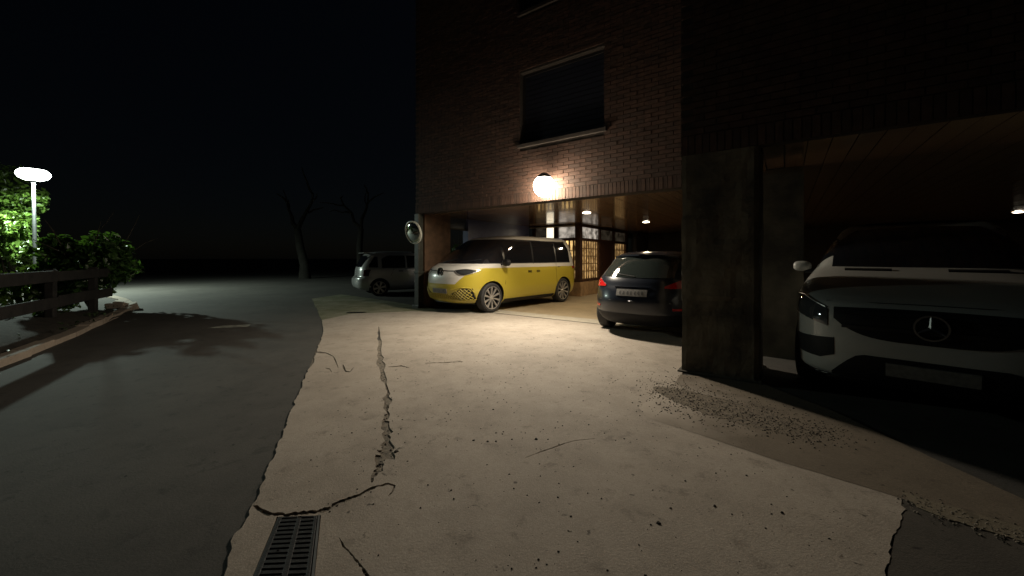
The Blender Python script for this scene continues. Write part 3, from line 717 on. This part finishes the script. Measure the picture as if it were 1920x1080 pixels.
tree('leafy_tree', 'leafy tree leaning beside the street lamp with bright lit leaves', Vector((-19.3, 14.9, .1)), 2.2, .10,
     [((-.6, .1, 2.3), .8, 700), ((.25, -.2, 2.5), .75, 700), ((.35, -.1, 1.6), .7, 500), ((-.1, .3, 2.9), .5, 420), ((-.75, .3, 3.5), .75, 700), ((.35, .3, 1.2), .5, 450), ((-.9, 0, 1.2), .7, 600), ((.2, .3, 3.6), .6, 420), ((-1.6, .4, 2.6), .9, 600), ((-1.3, .5, 4.4), .9, 500)], .19, M['leaf_b'], 3, [(-.5, .1, 3.2), (.1, .2, 2.6), (-1.0, .2, 3.0)], lean=(-.25, 0))
for i, (px, yy, lab, ln) in enumerate(((572, 25.5, 'bare forked tree trunk in the dark beyond the road, left of the pair', -.5), (674, 24.5, 'bare tree trunk in the dark just left of the silver car', .1))):
    c = Vector(((px-960)/720*yy, yy, -.05)); w = .30-.08*i
    tree('bare_tree', lab, c, 3.3, w, [], .22, M['leaf_dark'], 31+i, [(-1.3, .1, 5.2), (.5, .2, 5.6)], 'bare trees beyond the road', (ln, 0))
# groundcover in the bed
gcv = []
for _ in range(80):
    p = A0+fd*random.uniform(-.3, LF)+fn*random.uniform(.1, 2.6); gcv.append(((p.x, p.y, .33), random.uniform(.1, .24), random.randint(25, 60)))
o = leaves('ground_cover', M['leaf'], gcv, .075, None, 77, .6, .2); kind(o, 'stuff')
gl = []
for _ in range(16):
    p = A0+fd*random.uniform(-.5, LF)+fn*random.uniform(-.7, -.1); gl.append(((p.x, p.y, .18), .25, 7))
o = leaves('fallen_leaves', M['leaf_dark'], gl, .06, None, 78, .12, .2); kind(o, 'stuff')

# ------------------------------------------------------------------ cars
def pchip(x, y, xi):
    x, y = np.asarray(x, float), np.asarray(y, float); h = np.diff(x); d = np.diff(y)/h; m = np.zeros(len(x))
    m[0], m[-1] = d[0], d[-1]
    for i in range(1, len(x)-1): m[i] = 0 if d[i-1]*d[i] <= 0 else 2*d[i-1]*d[i]/(d[i-1]+d[i])
    k = np.clip(np.searchsorted(x, xi)-1, 0, len(h)-1); t = (xi-x[k])/h[k]
    return (2*t**3-3*t**2+1)*y[k]+(t**3-2*t**2+t)*h[k]*m[k]+(-2*t**3+3*t**2)*y[k+1]+(t**3-t**2)*h[k]*m[k+1]
class Car:
    """Body described by plan outlines at successive heights: (z, front x, rear x, half width)."""
    def __init__(s, levels, pf=7, qf=2.6, pr=8, qr=3.2, xm=0.0, sub=6):
        s.pf, s.qf, s.pr, s.qr, s.xm = pf, qf, pr, qr, xm
        A = np.array(levels, float); t = np.arange(len(A)); ti = np.linspace(0, len(A)-1, (len(A)-1)*sub+1)
        s.T = np.stack([pchip(t, A[:, k], ti) for k in range(4)], 1)
    def at(s, z): return [float(np.interp(z, s.T[:, 0], s.T[:, k])) for k in (1, 2, 3)]
    def fx(s, y, z):
        xf, xr, w = s.at(z); return s.xm+(xf-s.xm)*max(0, 1-min(1, abs(y)/w)**s.qf)**(1/s.pf)
    def rx(s, y, z):
        xf, xr, w = s.at(z); return s.xm-(s.xm-xr)*max(0, 1-min(1, abs(y)/w)**s.qr)**(1/s.pr)
    def sy(s, x, z):
        xf, xr, w = s.at(z)
        if x >= s.xm: a, p, q = xf-s.xm, s.pf, s.qf
        else: a, p, q = s.xm-xr, s.pr, s.qr
        return w*max(0, 1-min(1, abs(x-s.xm)/a)**p)**(1/q)
    def body(s, name, m, parent, arches, n=160):
        q = MB(); th = np.concatenate([np.linspace(-math.pi/2, math.pi/2, n//2, endpoint=False), np.linspace(math.pi/2, 1.5*math.pi, n//2, endpoint=False)])
        for z, xf, xr, w in s.T:
            for a in th:
                c, sn = math.cos(a), math.sin(a); fr = c >= 0; p, qq = (s.pf, s.qf) if fr else (s.pr, s.qr)
                X = abs(c)**(2/p)*((xf-s.xm) if fr else (s.xm-xr)); Y = abs(sn)**(2/qq)*w
                q.v.append((s.xm+(X if fr else -X), math.copysign(Y, sn), z))
        k = len(s.T); 
        for i in range(k-1):
            for j in range(n): q.f.append((i*n+j, i*n+(j+1) % n, (i+1)*n+(j+1) % n, (i+1)*n+j))
        for i, z in ((0, s.T[0, 0]), (k-1, s.T[-1, 0]+.004)):
            q.v.append((s.xm, 0, z)); c = len(q.v)-1
            for j in range(n): q.f.append((c, i*n+(j+1) % n, i*n+j) if i == 0 else (c, i*n+j, i*n+(j+1) % n))
        o = q.build(name, m, None, True); o.data.materials.append(M['trim'])
        cut = MB()
        for (x, r, y0) in arches:
            for sg in (-1, 1):
                seg = 40; pts = []
                for yy in (y0*sg, 1.3*sg):
                    for j in range(seg): a = 6.2832*j/seg; pts.append((x+r*math.cos(a), yy, r*.0+ s.wz + r*math.sin(a)))
                fs = [tuple(range(seg)), tuple(range(seg, 2*seg))[::-1]]+[(j, seg+j, seg+(j+1) % seg, (j+1) % seg) for j in range(seg)]
                if sg < 0: fs = [f[::-1] for f in fs]
                cut.add(pts, [f[::-1] for f in fs])
        co = cut.build('cutter', M['trim'])
        for ob in (co, o):
            bm = bmesh.new(); bm.from_mesh(ob.data); bmesh.ops.recalc_face_normals(bm, faces=bm.faces); bm.to_mesh(ob.data); bm.free()
        bo = o.modifiers.new('b', 'BOOLEAN'); bo.object = co; bo.operation = 'DIFFERENCE'; bo.solver = 'EXACT'
        try: bo.material_mode = 'TRANSFER'
        except Exception: pass
        dg = bpy.context.evaluated_depsgraph_get(); me = bpy.data.meshes.new_from_object(o.evaluated_get(dg)); o.modifiers.clear(); o.data = me
        me.shade_smooth()
        try: me.set_sharp_from_angle(angle=R(32))
        except Exception: pass
        bpy.data.objects.remove(co); o.parent = parent; return o
    def pt(s, side, u, z, off):
        e = .01
        if side in 'fr':
            f, sg = (s.fx, 1) if side == 'f' else (s.rx, -1); x = f(u, z)
            dy = (f(u+e, z)-f(u-e, z))/(2*e); dz = (f(u, z+e)-f(u, z-e))/(2*e); n = Vector((1, -dy, -dz))*sg; p = Vector((x, u, z))
        else:
            sg = 1 if side == 'L' else -1; y = s.sy(u, z)
            dx = (s.sy(u+e, z)-s.sy(u-e, z))/(2*e); dz = (s.sy(u, z+e)-s.sy(u, z-e))/(2*e); n = Vector((-dx, sg, -dz)) if sg > 0 else Vector((-dx, -1, -dz)); p = Vector((u, sg*y, z))
        return p+n.normalized()*off
    def patch(s, name, m, parent, side, u0, u1, lo, hi, nu=14, nv=6, off=.004, depth=.02):
        lo_ = lo if callable(lo) else (lambda u: lo); hi_ = hi if callable(hi) else (lambda u: hi)
        q = MB(); us = np.linspace(u0, u1, nu+1); flip = (side == 'r') ^ (side == 'L')
        for layer in (off, off-depth):
            for u in us:
                for j in range(nv+1): q.v.append(tuple(s.pt(side, float(u), float(lo_(u)+(hi_(u)-lo_(u))*j/nv), layer)))
        k = nv+1; N = (nu+1)*k
        def ad(f): q.f.append(f[::-1] if flip else f)
        for i in range(nu):
            for j in range(nv): ad((i*k+j, (i+1)*k+j, (i+1)*k+j+1, i*k+j+1))
        edge = [i*k for i in range(nu+1)]+[nu*k+j for j in range(1, nv+1)]+[i*k+nv for i in range(nu-1, -1, -1)]+[j for j in range(nv-1, 0, -1)]
        for a, c in zip(edge, edge[1:]+edge[:1]): ad((c, a, N+a, N+c))
        return q.build(name, m, parent, True)
    def line(s, name, m, parent, side, pts, rad=.004, off=.002):
        q = MB(); q.tube([s.pt(side, u, z, off) for u, z in pts], rad, 6); return q.build(name, m, parent)
def wheel(parent, x, y, r, wd, sg, style, rimr):
    """y = centre of the tread; the rim faces outwards on side sg."""
    q = MB(); h = wd/2
    q.lathe([(rimr, -h*.8), (rimr+.01, -h), (r*.9, -h*1.02), (r*.985, -h*.8), (r, -h*.45), (r, h*.45), (r*.985, h*.8), (r*.9, h*1.02), (rimr+.01, h), (rimr, h*.8)], 48, 'Y')
    w = q.build('wheel', M['tyre'], parent, True); w.location = (x, y, r)
    f = sg*h*.55
    q = MB(); q.lathe([(.0, f*.6), (rimr, f*.6), (rimr, sg*h*.9), (rimr-.012, sg*h*.93), (rimr-.02, f*.75)], 40, 'Y'); q.build('rim_dish', M['rim_black'], w, True)
    q = MB(); q.lathe([(rimr-.018, f), (rimr-.008, sg*h*.97), (rimr+.008, sg*h*.97), (rimr+.008, f)], 44, 'Y')
    ns, ww, tw = style
    for i in range(ns):
        a = 6.2832*i/ns+.2; c, sn = math.cos(a), math.sin(a); ring = []
        for (rad, wid, tw_, yy) in ((.035, ww*.5, 0, sg*h*.80), (rimr*.55, ww*.85, tw*.5, sg*h*.86), (rimr*.98, ww*1.25, tw, sg*h*.90)):
            for e in (-1, 1):
                px_, pz_ = rad, e*wid+tw_; ring.append((px_*c-pz_*sn, yy, px_*sn+pz_*c))
        lowr = [(p[0], p[1]-sg*.03, p[2]) for p in ring]
        q.add(ring+lowr, [(0, 1, 3, 2), (2, 3, 5, 4), (0, 2, 8, 6), (2, 4, 10, 8), (1, 7, 9, 3), (3, 9, 11, 5)])
    q.lathe([(.0, sg*h*.86), (.04, sg*h*.85), (.055, sg*h*.7)], 16, 'Y')
    q.build('rim', M['alloy'], w); return w
def ellip(name, m, parent, c, r, power=1):
    q = MB(); n = 16; k = 9
    for i in range(k+1):
        a = math.pi*i/k-math.pi/2
        for j in range(n):
            b_ = 6.2832*j/n; sg = lambda v: math.copysign(abs(v)**.7, v)
            q.v.append((c[0]+r[0]*sg(math.cos(a)*math.cos(b_)), c[1]+r[1]*sg(math.cos(a)*math.sin(b_)), c[2]+r[2]*sg(math.sin(a))))
    for i in range(k):
        for j in range(n): q.f.append((i*n+j, i*n+(j+1) % n, (i+1)*n+(j+1) % n, (i+1)*n+j))
    return q.build(name, m, parent, True)
def place(T, ref_local, ref_world, heading, sc=1.0):
    T.scale = (sc, sc, sc); ref_local = (ref_local[0]*sc, ref_local[1]*sc)
    a = math.atan2(heading[1], heading[0]); c, n = math.cos(a), math.sin(a)
    T.rotation_euler = (0, 0, a); T.location = (ref_world[0]-(ref_local[0]*c-ref_local[1]*n), ref_world[1]-(ref_local[0]*n+ref_local[1]*c), ref_world[2])

# --- yellow and white van
V = thing('electric_van', 'yellow and white people carrier parked nose out at the garage corner', 'van')
cv = Car([(.20, 2.02, -2.15, .84), (.27, 2.22, -2.28, .92), (.40, 2.31, -2.35, .96), (.62, 2.35, -2.37, .985), (.85, 2.33, -2.37, .985), (1.0, 2.28, -2.36, .98), (1.09, 2.19, -2.35, .97), (1.16, 2.04, -2.345, .955),
          (1.30, 1.80, -2.33, .935), (1.52, 1.45, -2.28, .895), (1.72, 1.12, -2.21, .845), (1.82, .92, -2.14, .80), (1.88, .70, -2.04, .73), (1.92, .42, -1.88, .60), (1.94, 0, -1.5, .38)], xm=-.1, pr=13, qr=4.6)
cv.wz = .36
cv.body('body', M['van_yellow'], V, [(1.5, .405, .62), (-1.5, .405, .62)])
for x in (1.5, -1.5):
    for sg in (1, -1): wheel(V, x, sg*.845, .36, .235, sg, (10, .021, .022), .265)
cv.patch('windscreen', M['glass'], V, 'f', -.80, .80, 1.19, lambda y: 1.80-.05*(abs(y)/.8)**2, 20, 10, .006)
for sd in 'LR':
    cv.patch('side_window', M['glass'], V, sd, -.05, 1.02, 1.20, lambda x: min(1.755, 1.20+(1.62-x)*.9), 16, 8, .006)
    cv.patch('side_window', M['glass'], V, sd, -1.12, -.12, 1.20, 1.765, 12, 8, .006)
    cv.patch('side_window', M['glass'], V, sd, -1.86, -1.18, 1.20, lambda x: 1.765-.2*max(0, (-1.60-x)/.26)**2, 12, 8, .006)
    cv.patch('quarter_window', M['glass'], V, sd, 1.09, 1.52, 1.20, lambda x: max(1.23, 1.20+(1.64-x)*.85), 8, 6, .006)
    cv.patch('sill_strip', M['trim'], V, sd, -1.05, 1.05, .205, .30, 16, 2, .008)
    cv.line('door_seam', M['trim'], V, sd, [(1.05, .34), (1.06, .7), (1.02, 1.17)], .004); cv.line('door_seam', M['trim'], V, sd, [(-.08, .32), (-.08, 1.17)], .004)
    cv.line('door_seam', M['trim'], V, sd, [(-1.15, .6), (-1.1, 1.0), (-1.13, 1.17)], .004); cv.line('sliding_rail', M['trim'], V, sd, [(-1.2, 1.06), (-2.2, 1.055)], .011)
    for x in (.10, -.26): cv.patch('door_handle', M['trim'], V, sd, x-.07, x+.07, .935, .95, 6, 2, .012); cv.patch('door_handle', M['trim'], V, sd, x-.07, x+.07, .965, .985, 6, 2, .012)
    for i in range(3): cv.patch('pillar_slot', M['trim'], V, sd, -2.12+.02*i, -1.99+.02*i, 1.33+i*.1, 1.355+i*.1, 4, 2, .006)
    sgn = 1 if sd == 'L' else -1
    hl = cv.patch('headlight', M['trim'], V, 'f', sgn*.44, sgn*.86, lambda y: .985-.07*math.sin(min(1, max(0, (abs(y)-.44)/.42))*math.pi)**.8, lambda y: 1.02+.03*math.sin((abs(y)-.44)/.42*math.pi), 14, 5, .008) if sgn > 0 else cv.patch('headlight', M['trim'], V, 'f', -.86, -.44, lambda y: .985-.07*math.sin(min(1, max(0, (abs(y)-.44)/.42))*math.pi)**.8, lambda y: 1.02+.03*math.sin((abs(y)-.44)/.42*math.pi), 14, 5, .008)
    a_, b_ = sorted((sgn*.53, sgn*.80)); cv.patch('lens', M['lamp_glass'], hl, 'f', a_, b_, lambda y: .955-.02*math.sin((abs(y)-.53)/.27*math.pi), lambda y: 1.012+.012*math.sin((abs(y)-.53)/.27*math.pi), 10, 4, .014)
    cv.line('lamp_strip', M['alloy'], hl, 'f', [(sgn*(.46+.42*k/12), 1.0-.10*math.sin(math.pi*(k/12))**.8+.02*k/12) for k in range(13)], .006, .012)
    cv.patch('tail_light', M['red_lens'], V, 'r', *sorted((sgn*.66, sgn*.955)), 1.0, 1.07, 12, 3, .008)
    ellip('door_mirror', M['trim'], V, (1.16, sgn*1.10, 1.20), (.075, .12, .085)); q = MB(); q.tube([(1.18, sgn*.93, 1.15), (1.16, sgn*1.04, 1.17)], .022); q.build('mirror_arm', M['trim'], V)
cv.patch('light_bar', M['trim'], V, 'f', -.46, .46, .998, 1.014, 16, 1, .006)
cv.patch('grille_back', M['rim_black'], V, 'f', -.83, .83, lambda y: .335, lambda y: .455+.15*max(0, min(1, (abs(y)-.35)/.3)), 28, 5, .006)
q = MB(); nrow = 4
for r_ in range(7):
    for k in range(-12, 12):
        y0 = k*.07+(.035 if r_ % 2 else 0); z0 = .335+r_*.042
        for dy in (-.035, .035):
            y1, z1 = y0+dy, z0+.042; lim = lambda y: .455+.15*max(0, min(1, (abs(y)-.35)/.3))
            if abs(y0) > .81 or abs(y1) > .81 or z1 > lim(y1)+.012: continue
            q.tube([cv.pt('f', y0, z0, .012), cv.pt('f', y1, z1, .012)], .0085, 5)
q.build('honeycomb_grille', M['yellow'], V)
cv.line('grille_lip', M['yellow'], V, 'f', [(-.83, .50), (-.83, .345), (-.6, .325), (0, .32), (.6, .325), (.83, .345), (.84, .5), (.80, .61), (.66, .625), (.4, .57)], .012, .008)
cv.patch('lower_lip', M['trim'], V, 'f', -.7, .7, .205, .245, 18, 1, .008)
pl = cv.patch('number_plate', M['plate'], V, 'f', -.26, .26, .475, .585, 8, 3, .014)
def text(body, size, loc, rot, m, parent, name):
    c = bpy.data.curves.new(name, 'FONT'); c.body = body; c.size = size; c.extrude = .0008; c.align_x = 'CENTER'; c.align_y = 'CENTER'; c.materials.append(m)
    o = bpy.data.objects.new(name, c); COL.objects.link(o); bpy.context.view_layer.update()
    me = bpy.data.meshes.new_from_object(o.evaluated_get(bpy.context.evaluated_depsgraph_get())); bpy.data.objects.remove(o); me.name = name
    return inst(name, me, parent, loc, rot)
text('MC', .085, (cv.fx(.16, .53)+.0165, .16, .53), (R(90), 0, R(90)), M['plate_black'], pl, 'plate_lettering')
xe = cv.fx(0, .97)+.008
q = MB(); q.lathe([(.098, .0), (.118, .0), (.118, .016), (.098, .016), (.098, .0)], 36, 'Z')
def bar2(q, a, c, w=.012):
    q.tube([(a[0], a[1], .01), (c[0], c[1], .01)], w, 6)
for a, c in (((-.055, .09), (0, .015)), ((0, .015), (.055, .09)), ((-.095, .03), (-.045, -.085)), ((-.045, -.085), (0, -.01)), ((0, -.01), (.045, -.085)), ((.045, -.085), (.095, .03))): bar2(q, a, c)
em = q.build('front_emblem', M['chrome'], V, True); em.location = (xe, 0, .97); em.rotation_euler = (R(90), 0, R(90))
em2 = MB(); em2.lathe([(.0, .002), (.098, .002)], 28); k_ = em2.build('emblem_disc', M['trim'], em)
for sd in (-.32, .32):
    q = MB(); q.tube([cv.pt('f', sd, 1.20, .014), cv.pt('f', sd+.3, 1.24, .018), cv.pt('f', sd+.42, 1.27, .018)], .009, 6); q.build('wiper', M['trim'], V)
def plate_marks(car, side, parent, y0, y1, z0, z1, n, off, seed):
    rg = random.Random(seed); wd = (y1-y0)/n
    for i in range(n):
        a = y0+wd*i+wd*.2; f = car.fx if side == 'f' else car.rx; sg = 1 if side == 'f' else -1; q = MB()
        for k in range(3):
            lo, hi = z0+(z1-z0)*k/3, z0+(z1-z0)*(k+1)/3; c = a+rg.uniform(0, wd*.18); d = c+wd*rg.uniform(.3, .5); o = len(q.v)
            q.v += [(f(yy, zz)+sg*off, yy, zz) for yy, zz in ((c, lo), (d, lo), (d, hi), (c, hi))]; q.f.append((o, o+1, o+2, o+3))
        q.build('plate_mark', M['plate_mark'], parent)
plate_marks(cv, 'f', pl, -.22, .06, .50, .56, 5, .0155, 2)
fw = G(924, 588); place(V, (1.5, .97), (fw.x, fw.y, .02), (-.666, -.746), 1.03)

# --- black hatchback, tail towards the camera
Hc = thing('hatchback', 'dark blue black hatchback parked tail out beside the stone pillar', 'car')
ch = Car([(.20, 1.9, -1.93, .78), (.30, 2.08, -2.10, .86), (.45, 2.15, -2.18, .895), (.62, 2.17, -2.19, .91), (.78, 2.13, -2.155, .91), (.88, 2.0, -2.11, .90), (.95, 1.65, -2.08, .885), (1.0, 1.25, -2.05, .87), (1.08, 1.0, -1.99, .825), (1.22, .65, -1.87, .74), (1.36, .25, -1.72, .65), (1.43, 0, -1.60, .58), (1.465, -.2, -1.35, .46), (1.48, -.4, -.95, .28)], pr=6, qr=2.5)
ch.wz = .32
ch.body('body', M['black_paint'], Hc, [(1.32, .36, .58), (-1.32, .36, .58)])
for x in (1.32, -1.32):
    for sg in (1, -1): wheel(Hc, x, sg*.78, .32, .21, sg, (10, .016, .0), .215)
ch.patch('rear_window', M['glass_rear'], Hc, 'r', -.60, .60, lambda y: 1.015+.01*(abs(y)/.6)**2, lambda y: 1.365-.03*(abs(y)/.6)**3, 16, 8, .006)
for sd in 'LR':
    sgn = 1 if sd == 'L' else -1
    ch.patch('side_window', M['glass'], Hc, sd, -.62, .75, 1.0, lambda x: min(1.38, 1.0+(1.15-x)*.62), 16, 6, .006)
    ch.patch('side_window', M['glass'], Hc, sd, -1.45, -.68, lambda x: 1.0+.1*max(0, (-1.1-x)/.35), 1.36, 10, 6, .006)
    ch.patch('tail_light', M['red_lens'], Hc, 'r', *sorted((sgn*.50, sgn*.872)), lambda y: .845+.02*(1-abs(y)/.87), lambda y: .885+.10*min(1, max(0, (abs(y)-.5)/.2)), 16, 4, .012)
    ellip('door_mirror', M['black_paint'], Hc, (.72, sgn*.98, 1.0), (.07, .11, .07))
    ch.patch('bumper_reflector', M['red_lens'], Hc, 'r', *sorted((sgn*.62, sgn*.80)), .50, .535, 8, 1, .008)
ch.patch('rear_diffuser', M['rim_black'], Hc, 'r', -.80, .80, .215, .42, 24, 4, .008)
pl = ch.patch('number_plate', M['plate'], Hc, 'r', -.26, .26, .715, .825, 8, 2, .010)
plate_marks(ch, 'r', pl, -.22, .22, .74, .80, 7, .0125, 5)
ch.patch('hatch_handle', M['chrome'], Hc, 'r', -.30, .30, .845, .862, 10, 1, .012)
ch.line('hatch_seam', M['trim'], Hc, 'r', [(-.78, .87), (-.72, .66), (-.4, .63), (.4, .63), (.72, .66), (.78, .87)], .005)
ch.line('bumper_crease', M['black_paint'], Hc, 'r', [(-.86, .60), (-.6, .625), (0, .63), (.6, .625), (.86, .60)], .012)
q = MB(); sp_ = [(-.56, 1.385), (-.4, 1.41), (0, 1.42), (.4, 1.41), (.56, 1.385)]
top = []; 
for y, z in sp_: x = ch.rx(y, z); top += [(x+.12, y, z+.03), (x-.15+.06*abs(y), y, z-.005), (x-.15+.06*abs(y), y, z-.03), (x+.02, y, z-.03)]
fs = []
for i in range(len(sp_)-1):
    for j in range(4): fs.append((i*4+j, i*4+(j+1) % 4, (i+1)*4+(j+1) % 4, (i+1)*4+j))
fs += [(0, 3, 2, 1), tuple(len(top)-4+j for j in range(4))]
q.add(top, fs); q.build('roof_spoiler', M['black_paint'], Hc)
q = MB(); q.tube([ch.pt('r', -.02, 1.03, .012), ch.pt('r', .25, 1.06, .016), ch.pt('r', .42, 1.10, .016)], .008, 6); q.build('rear_wiper', M['trim'], Hc)
rl = Vector((1.36, 7.0)); place(Hc, (-2.08, .86), (rl.x, rl.y, .02), (.62, .785))

# --- small silver car at the left, tail towards the road
A = thing('silver_car', 'small silver car with alloy wheels parked left of the corner post', 'car')
ca = Car([(.20, 1.66, -1.70, .72), (.28, 1.80, -1.86, .80), (.40, 1.89, -1.94, .83), (.56, 1.91, -1.95, .84), (.64, 1.90, -1.93, .84), (.70, 1.89, -1.87, .84), (.82, 1.83, -1.86, .835), (.92, 1.62, -1.85, .825), (1.0, 1.38, -1.83, .80), (1.1, 1.15, -1.79, .765), (1.28, .8, -1.70, .70), (1.45, .38, -1.58, .62), (1.52, .05, -1.46, .55), (1.56, -.2, -1.2, .42), (1.575, -.4, -.9, .25)], pr=9, qr=3.6)
ca.wz = .30
ca.body('body', M['silver'], A, [(1.2, .34, .52), (-1.2, .34, .52)])
for x in (1.2, -1.2):
    for sg in (1, -1): wheel(A, x, sg*.725, .305, .19, sg, (6, .034, .0), .21)
ca.patch('rear_window', M['glass'], A, 'r', -.56, .56, 1.02, 1.42, 14, 6, .006)
for sd in 'LR':
    sgn = 1 if sd == 'L' else -1
    ca.patch('side_window', M['glass'], A, sd, -.25, .95, .985, lambda x: min(1.42, .985+(1.28-x)*.62), 14, 6, .006)
    ca.patch('side_window', M['glass'], A, sd, -1.12, -.31, .985, lambda x: 1.42-.12*max(0, (-.8-x)/.32)**2, 10, 6, .006)
    ca.patch('quarter_window', M['glass'], A, sd, -1.54, -1.25, lambda x: 1.01, lambda x: 1.38-.3*max(0, (-1.35-x)/.2), 6, 4, .006)
    ca.patch('tail_light', M['dark_lens'], A, 'r', *sorted((sgn*.70, sgn*.79)), .72, .93, 8, 6, .010)
    ca.patch('sill_strip', M['alloy'], A, sd, -.82, .82, .235, .29, 12, 2, .012)  # bright strip stands in for the lit road showing under the car
    ca.line('door_seam', M['trim'], A, sd, [(-.83, .72), (-.72, .95), (-.74, 1.0)], .005); ca.line('door_seam', M['trim'], A, sd, [(-.28, .32), (-.28, .98)], .005)
    ellip('door_mirror', M['silver'], A, (.85, sgn*.92, 1.0), (.07, .10, .065))
    ca.patch('door_handle', M['trim'], A, sd, -.55, -.40, .86, .89, 5, 2, .015)
ca.patch('rear_bumper', M['silver'], A, 'r', -.80, .80, .33, .61, 22, 4, .02)
q = MB(); q.box(-1.70, -1.50, -.52, .52, 1.50, 1.525, None, .004); q.build('roof_spoiler', M['silver'], A, bevel=.008)
pl = ca.patch('number_plate', M['plate'], A, 'r', -.26, .26, .62, .72, 6, 2, .010)
rw = G(712, 556); place(A, (-1.2, -.80), (rw.x, rw.y, .0), (math.cos(R(30)), math.sin(R(30))), 1.03)

# --- white SUV nose out at the right
Q = thing('white_suv', 'large white car in shadow facing out at the right edge', 'car')
cq = Car([(.24, 2.18, -2.1, .915), (.31, 2.31, -2.28, .955), (.44, 2.365, -2.36, .955), (.62, 2.385, -2.39, .97), (.80, 2.385, -2.39, .97), (.93, 2.33, -2.38, .968), (1.00, 2.20, -2.37, .96), (1.07, 1.93, -2.36, .945), (1.14, 1.58, -2.34, .925), (1.20, 1.28, -2.31, .90), (1.25, 1.10, -2.28, .88),
          (1.40, .85, -2.18, .82), (1.60, .50, -2.0, .72), (1.73, .20, -1.82, .645), (1.79, -.05, -1.6, .54), (1.81, -.35, -1.2, .35)], pf=7, qf=4.2)
cq.wz = .37
cq.body('body', M['white_paint'], Q, [(1.46, .42, .60), (-1.46, .42, .60)])
for x in (1.46, -1.46):
    for sg in (1, -1): wheel(Q, x, sg*.83, .37, .25, sg, (5, .05, .0), .26)
gr = cq.patch('grille', M['rim_black'], Q, 'f', -.60, .60, lambda y: .655+.16*(abs(y)/.6)**4, lambda y: .925-.015*(abs(y)/.6)**2, 24, 6, .008)
for z in (.74, .86): cq.patch('grille_slat', M['trim'], gr, 'f', -.54, .54, z, z+.03, 18, 1, .022)
for sd in 'LR':
    sgn = 1 if sd == 'L' else -1
    hl = cq.patch('headlight', M['lamp_glass'], Q, 'f', *sorted((sgn*.645, sgn*.925)), lambda y: .735+.09*(abs(y)-.645)/.28, lambda y: .885+.115*min(1, (abs(y)-.645)/.2), 14, 6, .010)
    cq.line('lamp_strip', M['alloy'], hl, 'f', [(sgn*(.66+.25*k/8), .90+.085*min(1, k/6)) for k in range(9)], .006, .014)
    cq.patch('side_intake', M['rim_black'], Q, 'f', *sorted((sgn*.60, sgn*.90)), lambda y: .43+.05*max(0, (.70-abs(y))/.1), lambda y: .635-.03*max(0, (abs(y)-.6)/.3), 12, 5, .008)
    cq.patch('lower_trim', M['alloy'], Q, 'f', *sorted((sgn*.45, sgn*.75)), .245, .27, 10, 1, .012)
    cq.patch('side_window', M['glass'], Q, sd, -.25, .78, 1.28, lambda x: min(1.68, 1.28+(1.0-x)*.65), 12, 6, .006)
    cq.patch('side_window', M['glass'], Q, sd, -1.4, -.31, 1.28, 1.67, 12, 6, .006)
    ellip('door_mirror', M['white_paint'], Q, (.78, sgn*1.01, 1.26), (.06, .095, .065)); q = MB(); q.tube([(.82, sgn*.86, 1.20), (.80, sgn*.98, 1.2)], .025); q.build('mirror_arm', M['trim'], Q)
    cq.patch('arch_trim', M['trim'], Q, sd, -1.0, 1.0, .23, .33, 14, 2, .010)
    cq.patch('bonnet_vent', M['trim'], Q, 'f', *sorted((sgn*.20, sgn*.58)), 1.222, 1.236, 10, 1, .014)
cq.patch('windscreen', M['glass'], Q, 'f', -.70, .70, lambda y: 1.262, lambda y: 1.735-.05*(abs(y)/.73)**2-max(0, (abs(y)-.52)*.9), 22, 10, .006)
cq.patch('lower_intake', M['rim_black'], Q, 'f', -.62, .62, lambda y: .285, lambda y: .515-.20*max(0, (abs(y)-.42)/.2)**1.3, 22, 5, .008)
cq.patch('skid_plate', M['trim'], Q, 'f', -.80, .80, .222, .282, 20, 1, .010)
pl = cq.patch('number_plate', M['plate'], Q, 'f', -.26, .26, .37, .475, 8, 2, .022)
cq.line('bonnet_seam', M['trim'], Q, 'f', [(-.66, .96), (-.3, .965), (0, .968), (.3, .965), (.66, .96)], .004)
em = MB(); em.lathe([(.090, .0), (.102, .0), (.102, .02), (.090, .02), (.090, .0)], 36)
for a in (90, 210, 330): em.tube([(0, 0, .012), (.094*math.cos(R(a)), .094*math.sin(R(a)), .012)], [.018, .006], 6)
e_ = em.build('front_emblem', M['dim_chrome'], Q, True); e_.location = (cq.fx(0, .80)+.026, 0, .80); e_.rotation_euler = (R(90), 0, R(90))
place(Q, (2.385, 0), (3.35, 3.07, .01), (-.69, -.724))
